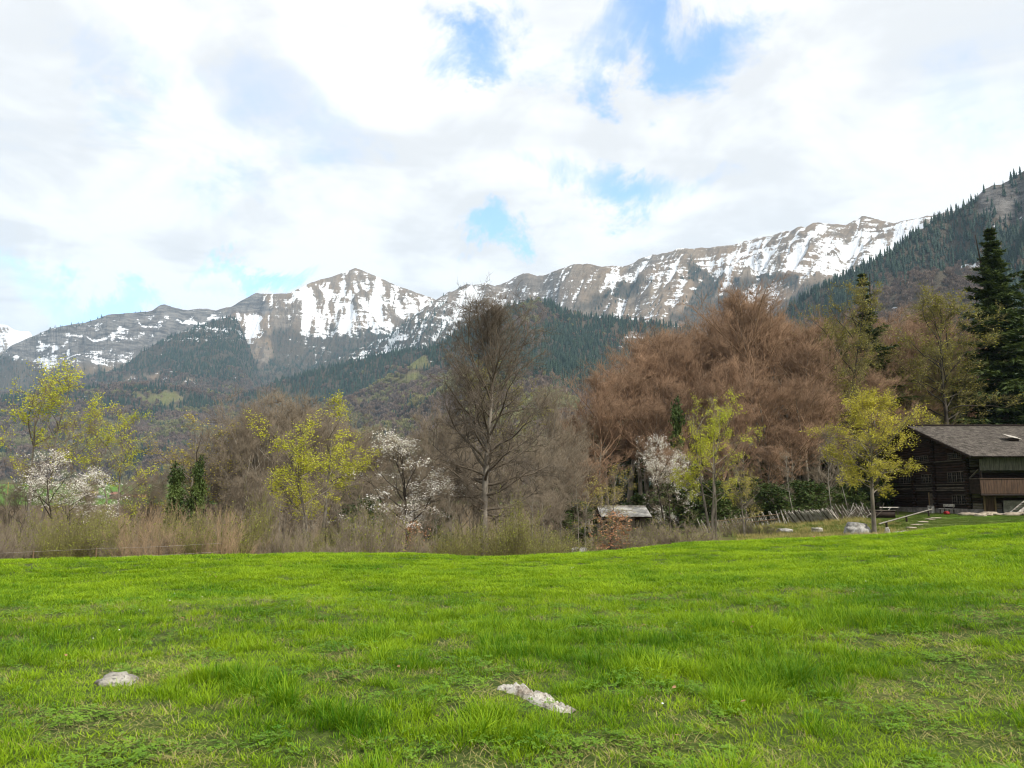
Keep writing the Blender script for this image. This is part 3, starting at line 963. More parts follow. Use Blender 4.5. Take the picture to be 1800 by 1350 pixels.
M_LEAF_RB = leaf_mat('red_brown_bud', (0.18, 0.085, 0.048), (0.28, 0.145, 0.085), 0.2)
M_BLOSSOM = leaf_mat('white_blossom', (0.80, 0.76, 0.75), (0.90, 0.89, 0.89), 0.25)
M_IVY = leaf_mat('ivy_leaf', (0.03, 0.055, 0.016), (0.10, 0.14, 0.035), 0.15)
M_NEEDLE = leaf_mat('spruce_needles', (0.022, 0.046, 0.016), (0.095, 0.125, 0.034), 0.12)


def make_tree(seed, h=16.0, crown=5.0, base=0.22, top=1.0, trunk_r=0.25, limbs=26, l2=9, l3=6, tw=7, twl=0.55, twr=0.011, limb_ang=(75, 25), gn=0.10,
              up1=0.03, up2=0.05, mats=(None, None), forks=1, lean=0.03, leaf=None, shape=0.75, twup=0.35, wig=0.035, r2=0.33, bud=None, limbk=1.0, gap=0.0, dark_limbs=False):
    """a broadleaf tree: trunk and limbs in one mesh, the fine crown in another, leaves (optional) in a third"""
    rng = np.random.default_rng(seed)
    tb, cb = MB(), MB()
    # trunk(s)
    P0 = np.zeros((forks, 3)); D0 = np.tile(UP, (forks, 1))
    if forks > 1:
        a = np.arange(forks) * 6.283 / forks + rng.random(forks)
        P0[:, 0], P0[:, 1] = np.cos(a) * trunk_r * 1.3, np.sin(a) * trunk_r * 1.3
        D0 = nrm(D0 + np.stack([np.cos(a), np.sin(a), 0 * a], 1) * rng.uniform(0.06, 0.22, forks)[:, None])
    else:
        D0 = nrm(D0 + rng.normal(0, lean, (1, 3)))
    Lt = h * top * np.where(np.arange(forks) == 0, 1.0, rng.uniform(0.7, 0.97, forks))
    tr = grow(P0, D0, Lt, 14, wig, 0.03 if forks > 1 else 0.015, rng)
    rt = trunk_r * np.where(np.arange(forks) == 0, 1, 0.8) * (1 if forks == 1 else 0.7)
    tubes(tb, tr, rt * 1.12, rt * 0.10, 8, power=0.85)
    # root flare
    fl = np.concatenate([tr[:, :1] - UP * 0.5, tr[:, :1], tr[:, :1] * 0.85 + tr[:, 1:2] * 0.15], 1)
    tubes(tb, fl, rt * 1.7, rt * 1.08, 8)
    # limbs, as long as the crown outline allows
    P, D, _, k, s = kids(tr, Lt, max(3, limbs // forks), base, 0.97, 60, 8, 1, rng)
    rel = (s - base) / (1 - base)
    ang = np.radians(limb_ang[0] * (1 - rel) + limb_ang[1] * rel + rng.normal(0, 9, len(s)))
    az = np.arange(len(s)) * 2.399 + rng.random(len(s)) * 1.2
    D = np.stack([np.cos(az) * np.sin(ang), np.sin(az) * np.sin(ang), np.cos(ang)], 1)
    outline = crown * np.clip(np.sin(np.clip(rel * 0.86 + 0.14, 0, 1) ** shape * math.pi), 0.10, 1) ** 0.75
    L1 = outline / np.maximum(np.sin(ang), 0.42) * rng.uniform(0.62, 0.92, len(s))
    L1 = np.minimum(L1, (1.0 * h - P[:, 2]) / np.maximum(np.cos(ang), 0.25))
    if gap: L1 = L1 * np.where(rng.random(len(s)) < gap, 0.35, 1)
    p1 = grow(P, D, L1, 8, gn, up1, rng)
    r1 = np.clip(limbk * rt[k] * (1 - s) * 0.30 + 0.009 * L1 ** 0.8, 0.010, 0.38 * trunk_r)
    tubes(cb if dark_limbs else tb, p1, r1, r1 * 0.22, 5)
    P, D, L2, k2, s2 = kids(p1, L1, l2, 0.22, 1.0, 48, 14, r2, rng, 0.15, up=up2)
    ok = rng.random(len(L2)) < np.clip(L1[k2] / (0.6 * np.percentile(L1, 95)), 0.16, 1)     # short limbs carry fewer branches
    P, D, L2, k2, s2 = P[ok], D[ok], np.maximum(L2[ok], 0.07 * crown), k2[ok], s2[ok]
    p2 = grow(P, D, L2, 5, gn * 1.2, up2, rng)
    rr2 = np.clip(r1[k2] * 0.40 * (1 - 0.5 * s2), twr * 1.3, 0.045)
    tubes(cb, p2, rr2, rr2 * 0.35, 4)
    P, D, L3, k3, s3 = kids(p2, L2, l3, 0.15, 1.0, 44, 16, 0.44, rng, 0.1, up=up2)
    L3 = np.clip(L3, 0.18, None)
    p3 = grow(P, D, L3, 3, gn * 1.2, up2, rng)
    rr3 = np.clip(rr2[k3] * 0.5, twr * 1.05, 0.02)
    tubes(cb, p3, rr3, rr3 * 0.5, 3)
    P, D, L4, k4, s4 = kids(p3, np.maximum(L3, 0.4), tw, 0.1, 1.0, 38, 16, 1.0, rng, 0.3, up=twup * 0.5)
    L4 = twl * rng.uniform(0.5, 1.3, len(L4))
    spikes(cb, P, D + UP * twup * 0.4, L4, np.full(len(P), twr), rng)
    meshes = {'trunk': tb.mesh('trunk', [mats[0]], True), 'twigs': cb.mesh('twigs', [mats[1]])}
    src = (P, nrm(D + UP * twup * .4), L4)
    if leaf:
        mat, per, size, keep = leaf['mat'], leaf['per'], leaf['size'], leaf.get('keep', 1.0)
        n = len(P)
        patch = fbm(P[:, 0] * 0.45 + 7, P[:, 2] * 0.45 + P[:, 1] * 0.3, 3, seed)
        ok = (patch + rng.normal(0, .15, n)) > leaf.get('thr', -9)
        if 'zlo' in leaf: ok &= P[:, 2] > leaf['zlo'] * h
        ok &= rng.random(n) < keep
        i = np.repeat(np.nonzero(ok)[0], per)
        u = rng.random(len(i)) * 1.05
        LP = P[i] + src[1][i] * (L4[i] * u)[:, None] + rng.normal(0, leaf.get('jit', 0.05), (len(i), 3))
        meshes['crown'] = leaf_mesh('crown', LP, size * rng.uniform(0.6, 1.3, len(i)), mat, rng, tint=0.5 + 0.5 * fbm(LP[:, 0] * .5, LP[:, 2] * .5, 2, seed + 4), droop=leaf.get('droop', 0.2), aspect=leaf.get('aspect', 1.7))
    else:
        meshes['crown'] = meshes.pop('twigs')
    v = np.concatenate(cb.v)
    lo = np.percentile(v[:, :2], 1.5, axis=0); hi = np.percentile(v[:, :2], 98.5, axis=0)
    return dict(meshes=meshes, h=float(np.percentile(v[:, 2], 99.9)), w=float((hi - lo).mean()))


def make_spruce(seed, h=25.0, w=3.6, base=0.05, dens=1.0, tiers=46):
    rng = np.random.default_rng(seed)
    tb, nb = MB(), MB()
    tr = grow(np.zeros((1, 3)), UP[None], np.array([h * 0.985]), 12, 0.008, 0.02, rng)
    tubes(tb, tr, np.array([0.30]), np.array([0.02]), 8)
    P, D, L = [], [], []
    for k in range(tiers):
        f = base + (1 - base) * (k + rng.random() * 0.6) / tiers
        m = rng.integers(5, 8)
        a = rng.random() * 6.28 + np.arange(m) * 6.283 / m + rng.normal(0, 0.2, m)
        ln = w * (1 - f) ** 0.9 * rng.uniform(0.45, 1.25, m) * (0.8 + 0.25 * math.sin(k * 2.1)) + 0.06
        if f < 0.12: ln *= 0.75
        el = np.radians(-22 + 55 * f + rng.normal(0, 7, m))
        P.append(np.tile([0, 0, f * h], (m, 1)))
        D.append(np.stack([np.cos(a) * np.cos(el), np.sin(a) * np.cos(el), np.sin(el)], 1)); L.append(ln)
    P, D, L = np.concatenate(P), np.concatenate(D), np.concatenate(L)
    p1 = grow(P, D, L, 6, 0.05, 0.045, rng)
    tubes(tb, p1, 0.012 + 0.012 * L, np.full(len(L), 0.006), 4)
    # side sprays hang from each branch, needles as narrow blades on them
    m = int(17 * dens)
    Q, E, M, kk, ss = kids(p1, L, m, 0.12, 1.0, 52, 10, 0.36, rng, 0.5, flat=0.75)
    M = np.clip(M, 0.10, 1.2)
    E = nrm(E - UP * 0.28)
    n = 9
    i = np.repeat(np.arange(len(Q)), n)
    u = rng.random(len(i))
    NP = Q[i] + E[i] * (M[i] * u)[:, None]
    d = nrm(E[i] * 0.8 + rng.normal(0, 0.5, (len(i), 3)) - UP * 0.15)
    a = nrm(np.cross(d, rng.normal(size=d.shape)))
    sz = (0.26 * np.clip(L[kk][i] / 1.5, 0.5, 1) * rng.uniform(0.6, 1.3, len(i)))[:, None]
    v = np.stack([NP - a * sz * 0.24, NP + a * sz * 0.24, NP + d * sz * 1.5], 1)
    nb.add(v, tris=np.arange(3 * len(i)).reshape(-1, 3))
    me = nb.mesh('crown', [M_NEEDLE])
    tint = np.clip(0.15 + 0.75 * ss[i] ** 2 + rng.normal(0, .12, len(i)), 0, 1)      # young outer shoots are lighter
    attr(me, 'tint', np.repeat(tint, 3))
    vv = v.reshape(-1, 3)
    return dict(meshes={'trunk': tb.mesh('trunk', [M_BARKD], True), 'crown': me}, h=h, w=float((np.percentile(vv[:, :2], 99, axis=0) - np.percentile(vv[:, :2], 1, axis=0)).mean()))


def make_shrub(seed, h=3.2, w=1.6, stems=26, tw=10, mat=None, leafm=None, lean=0.35, per=1, lsize=0.05, keep=0.5, twl=0.5, twr=0.007, l2=7):
    rng = np.random.default_rng(seed)
    sb, fb = MB(), MB()
    a = rng.random(stems) * 6.283; r = rng.random(stems) ** 0.7 * w * 0.5
    P = np.stack([np.cos(a) * r, np.sin(a) * r, 0 * a - 0.15], 1)
    D = nrm(UP + np.stack([np.cos(a), np.sin(a), 0 * a], 1) * rng.uniform(0, lean, stems)[:, None] + rng.normal(0, 0.10, (stems, 3)))
    L = h * rng.uniform(0.55, 1.08, stems)
    p = grow(P, D, L, 6, 0.07, 0.02, rng)
    tubes(sb, p, rng.uniform(0.010, 0.024, stems), np.full(stems, 0.004), 4)
    P, D, L2, k, s = kids(p, L, l2, 0.15, 1.0, 32, 12, 0.34, rng, 0.4, up=0.25)
    p2 = grow(P, D, L2, 3, 0.10, 0.06, rng)
    tubes(fb, p2, np.full(len(L2), twr * 1.3), np.full(len(L2), twr * .6), 3)
    P, D, L3, k, s = kids(p2, L2, tw, 0.05, 1.0, 36, 14, 1, rng, 0.3, up=0.15)
    L3 = twl * rng.uniform(0.4, 1.3, len(L3))
    spikes(fb, P, D, L3, np.full(len(P), twr), rng)
    me = {'stems': sb.mesh('stems', [mat], True), 'twigs': fb.mesh('twigs', [mat])}
    if leafm:
        i = np.repeat(np.nonzero(rng.random(len(P)) < keep)[0], per)
        LP = P[i] + nrm(D)[i] * (L3[i] * rng.random(len(i)))[:, None] + rng.normal(0, .03, (len(i), 3))
        me['leaves'] = leaf_mesh('leaves', LP, lsize * rng.uniform(0.6, 1.3, len(i)), leafm, rng)
    v = np.concatenate(fb.v)
    return dict(meshes=me, h=float(np.percentile(v[:, 2], 99.5)), w=float((np.percentile(v[:, :2], 98, axis=0) - np.percentile(v[:, :2], 2, axis=0)).mean()))


def plant(proto, name, label, cat, px, Y, top, width=None, group=None, rz=None, zoff=-0.05):
    """stand a copy of a prototype at pixel column px and depth Y, as tall as row `top` asks"""
    x = at(px, 870, Y).x
    z = hz(x, Y) + zoff
    h = at(px, top, Y).z - z
    k = h / proto['h']
    kw = (width / F * Y) / proto['w'] if width else k
    kw = min(max(kw, 0.4 * k), 1.8 * k)
    o = empty(name, (x, Y, z), label, cat, group, random.random() * 6.28 if rz is None else rz)
    o.scale = (kw, kw, k)
    for part, me in proto['meshes'].items():
        link(part, me, o)
    return o


def build_trees():
    R = random.Random(3)
    # ---------- prototypes
    big = make_tree(105, 19, 6.0, 0.22, 0.93, 0.30, 66, 10, 7, 6, 0.60, 0.0085, (84, 10), 0.15, 0.035, 0.03, (M_BARK2, M_TW_DARK), shape=0.80, twup=0.2, wig=0.03, limbk=1.35, lean=0.01, dark_limbs=True)
    beech = [make_tree(110 + k, 20, 4.6, 0.42, 0.97, 0.30, 36, 9, 7, 6, 0.65, 0.0085, (44, 10), 0.10, 0.02, 0.05, (M_BARK, M_TW_RED), shape=0.85, twup=0.55, gap=0.12, wig=0.035, limbk=1.6, dark_limbs=True) for k in range(4)]
    grey = [make_tree(130 + k, 12, 4.6, 0.2, 0.95, 0.16, 32, 10, 7, 7, 0.60, 0.008, (52, 12), 0.11, 0.04, 0.06, (M_BARK, M_TW_GREY), forks=2 + k, shape=0.8, twup=0.55, gap=0.1) for k in range(2)]
    olive = [make_tree(140 + k, 20, 5.2, 0.26, 0.97, 0.24, 34, 9, 7, 6, 0.55, 0.0085, (80, 18), 0.16, 0.03, 0.04, (M_BARKD, M_TW_OLV), shape=0.75, twup=0.3, gap=0.2, wig=0.06,
                     leaf=dict(mat=M_LEAF_O, per=1, size=0.10, keep=0.6, thr=-0.35)) for k in range(2)]
    green = [make_tree(150 + k, 8.5, 2.7, 0.32, 0.93, 0.12, 26, 7, 5, 4, 0.40, 0.005, (68, 22), 0.12, 0.03, 0.03, (M_BARK, M_TW_GREY), forks=fk, shape=0.7, twup=0.2, gap=0.12,
                     leaf=dict(mat=mt, per=pr, size=sz, keep=kp, thr=th, droop=0.35)) for k, (fk, mt, pr, sz, kp, th) in enumerate([
                         (1, M_LEAF_P2, 9, 0.048, 0.9, -0.28), (4, M_LEAF_G, 9, 0.046, 0.85, -0.25), (3, M_LEAF_Y, 8, 0.046, 0.8, -0.10), (2, M_LEAF_G, 7, 0.050, 0.65, 0.04), (2, M_LEAF_P, 3, 0.062, 0.55, 0.0)])]
    white = [make_tree(160 + k, 7.0, 2.3, 0.26, 0.95, 0.08, 24, 7, 5, 4, 0.36, 0.005, (62, 14), 0.11, 0.05, 0.05, (M_BARKD, M_TW_GREY), forks=1 + k, shape=0.62, twup=0.3, gap=0.15,
                     leaf=dict(mat=M_BLOSSOM, per=9, size=0.046, keep=kp, thr=-0.05, droop=0.0, aspect=1.0, jit=0.04)) for k, kp in enumerate((0.75, 0.6))]
    slim = [make_tree(170 + k, 9, 1.5, 0.3, 0.98, 0.055, 14, 5, 4, 4, 0.40, 0.006, (55, 18), 0.10, 0.05, 0.05, (M_BARKL, M_TW_GREY), shape=0.8, twup=0.35, gap=0.1) for k in range(2)]
    spruce = [make_spruce(180, 26, 4.3, 0.03, 1.15, 62), make_spruce(181, 25, 3.6, 0.1, 0.8, 36)]
    russet = make_tree(190, 3.2, 1.0, 0.12, 0.95, 0.03, 18, 5, 4, 2, 0.22, 0.004, (70, 30), 0.12, 0.0, 0.0, (M_BARKD, M_TW_GREY), shape=0.7, leaf=dict(mat=M_LEAF_R, per=2, size=0.075, keep=0.9, thr=-0.25, droop=0.8))
    shrub = [make_shrub(200, 3.2, 1.9, 34, 9, M_TW_TAN), make_shrub(201, 3.0, 1.8, 34, 9, M_TW_GREY), make_shrub(202, 2.9, 2.0, 30, 9, M_TW_OLV, M_LEAF_OG, 0.45, 2, 0.05, 0.5),
             make_shrub(203, 2.0, 2.4, 26, 10, M_TW_GREY, M_LEAF_OG, 0.9, 1, 0.05, 0.5), make_shrub(204, 3.2, 2.0, 30, 9, M_TW_TAN, None, 0.25)]
    ivy = make_tree(210, 7, 0.7, 0.12, 0.98, 0.12, 34, 4, 3, 3, 0.25, 0.006, (60, 30), 0.14, 0.0, 0.0, (M_BARKD, M_TW_OLV), shape=0.7, leaf=dict(mat=M_IVY, per=5, size=0.12, keep=1.0, droop=0.8, jit=0.12))
    ever = make_tree(211, 5, 2.4, 0.03, 0.95, 0.08, 34, 6, 4, 3, 0.35, 0.006, (80, 25), 0.12, 0.02, 0.0, (M_BARKD, M_TW_OLV), shape=0.55, leaf=dict(mat=M_IVY, per=3, size=0.13, keep=0.9, thr=-0.35, droop=0.4, jit=0.1))

    MARKS = [(20, 'the left edge of the picture'), (120, 'the left white blossom tree'), (206, 'the second yellow-green tree'), (330, 'the pair of ivy-clad trunks'), (415, 'the low grey tree'), (492, 'the rounded grey-brown tree'),
             (560, 'the wide yellow-green tree'), (640, 'the gap left of the bright blossom'), (714, 'the bright white blossom tree'), (785, 'the gap right of the bright blossom'), (856, 'the tall leafless tree'), (930, 'the tall tree\'s olive neighbour'), (1000, 'the left end of the brown wood'),
             (1072, 'the russet sapling by the shed'), (1135, 'the right end of the shed'), (1180, 'the right white blossom tree'), (1252, 'the bright yellow-green cluster'), (1306, 'the slim tree right of the cluster'), (1360, 'the stake fence'), (1430, 'the slat fence'), (1480, 'the gnarled olive tree'), (1533, 'the narrow spruce'), (1600, 'the left end of the farmhouse roof'), (1668, 'the olive tree by the tall spruce'), (1740, 'the tall spruce')]
    def near(px):
        return min(MARKS, key=lambda m: abs(m[0] - px))[1]
    T = plant
    # ---------- the tall leafless tree in the middle
    T(big, 'bare_tree', 'tallest leafless grey-brown tree standing alone in front of the middle hill', 'tree', 854, 44, 512, 195, rz=1.0)
    # ---------- left group
    T(green[3], 'young_tree', 'sparse yellow-green tree at the left edge, tallest of the left ones', 'tree', 66, 56, 640, 165)
    T(green[3], 'young_tree', 'sparse yellow-green tree just behind the left white blossom tree', 'tree', 206, 58, 700, 120)
    T(green[4], 'young_tree', 'thin pale yellow-green tree above the ivy-clad trunks', 'tree', 336, 62, 730, 155)
    T(green[2], 'young_tree', 'wide yellow-green tree in front of the round grey bare tree', 'tree', 552, 48, 690, 180)
    T(white[1], 'blossom_tree', 'white blossom tree among the shrubs at the left edge', 'tree', 120, 44, 795, 145)
    T(white[0], 'blossom_tree', 'bright white blossom tree left of the tall leafless tree', 'tree', 712, 44, 760, 150)
    T(russet, 'beech_sapling', 'small sapling with russet dry leaves below the bright blossom tree', 'sapling', 736, 41, 918, 45)
    T(russet, 'beech_sapling', 'russet leaved sapling in front of the small shingled shed', 'sapling', 1072, 43, 900, 62)
    T(ivy, 'ivy_clad_tree', 'dark ivy-clad trunk, left of the pair among the left shrubs', 'tree', 314, 52, 815, 26)
    T(ivy, 'ivy_clad_tree', 'dark ivy-clad trunk, right of the pair among the left shrubs', 'tree', 344, 53, 803, 22)
    T(grey[0], 'bare_tree', 'rounded grey-brown leafless tree behind the wide yellow-green tree', 'tree', 492, 66, 676, 215)
    T(grey[1], 'bare_tree', 'grey leafless tree right behind the wide yellow-green tree', 'tree', 590, 72, 712, 150)
    T(grey[1], 'bare_tree', 'low grey leafless tree left of the rounded grey-brown one', 'tree', 415, 70, 740, 110)
    g = 'leafless trees filling the edge of the wood behind the left shrubs'
    lb = 'thin leafless tree behind the left shrubs'
    for (px, Y, top, w) in [(640, 70, 775, 110), (690, 75, 760, 110), (735, 68, 740, 120), (780, 62, 690, 110), (800, 70, 735, 120), (660, 60, 830, 90), (760, 56, 790, 90),
                            (600, 60, 820, 100), (450, 58, 820, 110), (390, 66, 800, 100), (270, 64, 815, 90), (240, 70, 830, 80), (30, 62, 835, 100), (160, 66, 840, 90), (520, 56, 830, 110), (455, 62, 700, 130), (540, 68, 690, 130), (505, 74, 705, 120), (580, 64, 730, 120), (425, 72, 725, 110), (620, 70, 750, 110), (350, 70, 770, 110)]:
        T(R.choice(grey), 'bare_tree', '%s leafless tree near %s' % ('low' if top > 810 else 'taller thin', near(px)), 'tree', px, Y, top, w, g)
    g2 = 'leafless trees between the tall bare tree and the brown wood'
    for (px, Y, top, w, pr) in [(905, 64, 640, 130, 'o'), (960, 70, 668, 110, 'g'), (930, 58, 740, 110, 'g'), (985, 62, 770, 110, 'g'), (1000, 72, 735, 110, 'g'), (885, 55, 800, 100, 'g'), (960, 54, 850, 90, 'g'), (830, 58, 760, 110, 'g')]:
        T(olive[0] if pr == 'o' else R.choice(grey), 'bare_tree', '%s leafless tree near %s' % ('low grey' if top > 780 else 'taller olive-tinged' if pr == 'o' else 'taller grey', near(px)), 'tree', px, Y, top, w, g2)
    # ---------- slender stems
    g3 = 'slender pale saplings along the meadow edge'
    for (px, Y, top) in [(690, 40, 880), (768, 41, 865), (800, 42, 850), (810, 40, 890), (838, 41, 900), (880, 42, 860), (912, 41, 885), (955, 43, 870), (1015, 47, 830), (1030, 46, 860), (720, 43, 870), (745, 42, 880), (780, 43, 875), (825, 43, 840), (895, 43, 880), (935, 42, 860), (640, 43, 870), (600, 43, 880), (500, 43, 870), (450, 43, 885), (585, 44, 840), (560, 42, 850), (475, 42, 865), (540, 42, 880), (625, 42, 890), (660, 40, 900), (985, 44, 900)]:
        T(R.choice(slim), 'bare_sapling', 'slender pale sapling near ' + near(px), 'sapling', px, Y, top, 40, g3)
    # ---------- the brown wood
    dome = [(1338, 78, 486, 200, 'tallest reddish-brown leafless beech, at the top of the brown wood'), (1180, 84, 566, 190, 'reddish-brown beech left of the tallest, above the small shed'),
            (1098, 80, 612, 190, 'reddish-brown beech at the left shoulder of the brown wood'), (1052, 74, 690, 150, 'lowest reddish-brown beech at the left end of the brown wood')]
    for k, (px, Y, top, w, lab) in enumerate(dome):
        T(beech[k], 'beech_tree', lab, 'tree', px, Y, top, w * .74)
    g4 = 'reddish-brown leafless trees massed in the brown wood'
    for i, (px, Y, top, w) in enumerate([(1255, 86, 548, 180), (1140, 88, 590, 170), (1215, 92, 572, 170), (1295, 82, 520, 170), (1385, 84, 545, 170), (1415, 78, 590, 160), (1300, 74, 620, 150), (1225, 76, 660, 150), (1150, 74, 690, 150),
                                         (1075, 88, 655, 150), (1030, 82, 760, 120), (1360, 72, 660, 150), (1190, 68, 780, 120), (1440, 86, 610, 150), (1275, 66, 770, 120), (1340, 66, 780, 120), (1035, 70, 800, 110), (1125, 78, 640, 150), (1200, 80, 600, 150), (1320, 90, 505, 150), (1365, 80, 520, 150), (1405, 90, 570, 150), (1165, 94, 575, 150), (1235, 82, 585, 150), (1280, 90, 535, 150), (1070, 76, 640, 140), (1015, 76, 720, 120), (1425, 72, 660, 130), (1310, 70, 700, 120)]):
        T(beech[(i * 3 + 1) % 4], 'beech_tree', '%s reddish-brown tree behind %s' % ('low' if top > 740 else 'middle-height' if top > 640 else 'high', near(px)), 'tree', px, Y, top, w * .74, g4)
    T(ivy, 'ivy_clad_tree', 'dark ivy-clad trunk rising between the white blossom and the brown wood', 'tree', 1190, 72, 700, 22)
    # ---------- right wood
    T(olive[0], 'budding_tree', 'gnarled olive-tinged tree left of the smaller spruce', 'tree', 1470, 78, 494, 120)
    T(olive[1], 'budding_tree', 'olive-tinged tree just left of the tall spruce', 'tree', 1668, 84, 512, 150)
    T(olive[0], 'budding_tree', 'olive-tinged tree behind the ridge of the farmhouse roof', 'tree', 1640, 88, 600, 130)
    T(spruce[1], 'spruce_tree', 'dark narrow spruce rising out of the right wood', 'tree', 1540, 88, 476, 125)
    T(spruce[0], 'spruce_tree', 'tall dark green spruce behind the farmhouse roof', 'tree', 1780, 88, 402, 230)
    T(spruce[1], 'spruce_tree', 'dark spruce half cut by the right edge behind the farmhouse', 'tree', 1840, 96, 470, 150)
    g5 = 'leafless trees massed in the right wood behind the farmhouse'
    for i, (px, Y, top, w, kd) in enumerate([(1590, 96, 540, 130, 'b'), (1625, 104, 528, 130, 'g'), (1690, 104, 540, 130, 'o'), (1500, 100, 600, 120, 'o'), (1560, 88, 620, 120, 'b'), (1450, 92, 585, 120, 'o'), (1600, 86, 660, 110, 'b'),
                                             (1480, 82, 680, 110, 'b'), (1530, 80, 690, 110, 'o'), (1700, 98, 620, 120, 'o'), (1430, 76, 690, 120, 'b'), (1575, 80, 740, 100, 'o'), (1460, 74, 740, 110, 'g'), (1395, 70, 740, 110, 'b'), (1735, 100, 660, 110, 'o'), (1505, 84, 560, 120, 'o'), (1580, 90, 580, 120, 'o'), (1615, 92, 560, 120, 'b'), (1650, 98, 540, 130, 'b'), (1555, 96, 570, 110, 'g'), (1680, 92, 590, 120, 'o'), (1545, 78, 640, 110, 'b'), (1610, 86, 700, 110, 'o'), (1450, 80, 560, 110, 'b'), (1490, 90, 540, 110, 'b'), (1640, 90, 650, 110, 'o'), (1705, 96, 560, 120, 'b')]):
        T(beech[i % 4] if kd == 'b' else olive[i % 2] if kd == 'o' else grey[0], 'bare_tree', '%s %s tree behind %s' % ('low' if top > 670 else 'high', {'b': 'reddish-brown', 'o': 'olive-tinged', 'g': 'grey leafless'}[kd], near(px)), 'tree', px, Y, top, w, g5)
    for (px, Y, top, lab) in [(1461, 62, 745, 'slender pale straight trunk behind the woven part of the fence'), (1395, 60, 790, 'slender leafless tree behind the slanted stake fence'), (1490, 66, 770, 'slender pale trunk left of the tree by the farmhouse')]:
        T(slim[0], 'bare_sapling', lab, 'tree', px, Y, top, 40)
    # ---------- the bright young trees in front
    T(green[1], 'young_tree', 'bright yellow-green cluster of slender stems in front of the brown wood', 'tree', 1252, 47, 690, 135)
    T(green[4], 'young_tree', 'slim sparse yellow-green tree right of the bright cluster', 'tree', 1306, 46, 800, 60)
    T(green[4], 'young_tree', 'pale yellow small tree above the shingled shed roof', 'tree', 1068, 52, 818, 92)
    T(green[0], 'young_tree', 'full yellow-green tree standing beside the dark farmhouse', 'tree', 1533, 46, 686, 155, zoff=-0.02)
    T(white[1], 'blossom_tree', 'white blossom tree left of the bright yellow-green cluster', 'tree', 1172, 55, 768, 100)
    # ---------- dark undergrowth
    g6 = 'dark evergreen bushes under the brown wood'
    for (px, Y, top, w) in [(1180, 66, 850, 90), (1240, 64, 845, 90), (1300, 66, 840, 100), (1350, 64, 850, 90), (1400, 66, 845, 100), (1440, 68, 850, 80), (640, 56, 875, 80), (770, 58, 880, 70), (1015, 62, 880, 70), (1130, 70, 870, 70), (1480, 72, 850, 80), (1540, 78, 840, 80), (1575, 84, 830, 70), (615, 62, 850, 70)]:
        T(ever, 'evergreen_bush', 'dark evergreen bush behind ' + near(px), 'bush', px, Y, top, w, g6)
    for i, px in enumerate(range(1030, 1500, 44)):
        T(ever, 'evergreen_bush', 'tall dark evergreen thicket among the trunks behind ' + near(px), 'bush', px, 90 + (i * 7) % 12, 800 - (i * 37) % 50, 100, 'dark evergreens at the back of the brown wood')
    # ---------- shrubs along the meadow edge
    kinds = [('upright tan leafless shrub in the thicket at the meadow edge', 'tan shrubs of the thicket'), ('grey-brown leafless shrub in the thicket at the meadow edge', 'grey-brown shrubs of the thicket'),
             ('olive-tinged budding shrub in the thicket at the meadow edge', 'olive shrubs of the thicket'), ('low spreading twiggy bush at the meadow edge', 'low bushes of the thicket'), ('upright tan leafless shrub in the thicket at the meadow edge', 'tan shrubs of the thicket')]
    def S(k, px, Y, top, w):
        row = 'front-row' if Y < 33 else 'middle-row' if Y < 38 else 'back-row'
        kd = ('bushy tan shrub', 'grey-brown shrub', 'olive-tinged shrub', 'low twiggy bush', 'straight tan shrub')[k]
        T(shrub[k], 'leafless_shrub', '%s %s below %s' % (row, kd, near(px)), 'shrub', px, Y, top, w, kinds[k][1])
    px = -60
    while px < 1000:
        for row, Y in enumerate((30.5, 35, 40)):
            x = px + R.uniform(-16, 16)
            if px < 430:
                top = R.choice([R.uniform(888, 910), R.uniform(898, 935), R.uniform(905, 950)]) - row * 4
            else:
                if R.random() < (0.7, 0.4, 0.2)[row]: continue
                top = R.choice([R.uniform(870, 920), R.uniform(925, 955), R.uniform(940, 965)]) - row * 9
            if 815 < x < 900 and row < 2: continue
            if x < 200: k = R.choice([2, 2, 1, 2, 3])
            elif x < 430: k = R.choice([0, 0, 4, 2, 2, 1])
            else: k = R.choice([1, 2, 2, 2, 3])
            S(k, x, Y + R.uniform(-1, 1), top, R.uniform(55, 100) * 33 / Y)
        px += 34
    for (px, Y, top, w) in [(1190, 42, 908, 100), (1215, 41, 922, 70), (1120, 42, 930, 70), (1010, 40, 940, 70), (1075, 49, 912, 60), (1105, 50, 910, 55), (1135, 49, 915, 55), (1330, 50, 915, 60), (1290, 52, 905, 70)]:
        S(3, px, Y, top, w)


build_trees()

# ------------------------------------------------------------------ farmhouse and the things round it
_boxes = {}


def box_mesh(mat, name):
    key = (mat.name, name)
    if key not in _boxes:
        mb = MB()
        v = [(x, y, z) for x in (-.5, .5) for y in (-.5, .5) for z in (-.5, .5)]
        mb.add(v, [(0, 1, 3, 2), (4, 6, 7, 5), (0, 4, 5, 1), (2, 3, 7, 6), (0, 2, 6, 4), (1, 5, 7, 3)])
        _boxes[key] = mb.mesh(name, [mat])
    return _boxes[key]


def box(name, mat, x0, x1, y0, y1, z0, z1, parent=None, rot=None, **props):
    """a squared timber, board or slab, in the coordinates of its parent"""
    o = link(name, box_mesh(mat, name), parent, **props)
    o.location = ((x0 + x1) / 2, (y0 + y1) / 2, (z0 + z1) / 2)
    o.scale = (abs(x1 - x0), abs(y1 - y0), abs(z1 - z0))
    if rot: o.rotation_euler = rot
    return o


def beam(name, mat, a, b, w, h, parent=None, **props):
    """a timber from a to b"""
    a, b = Vector(a), Vector(b)
    d = b - a
    o = link(name, box_mesh(mat, name), parent, **props)
    o.location = (a + b) / 2
    o.scale = (d.length, w, h)
    o.rotation_euler = d.to_track_quat('X', 'Z').to_euler()
    return o


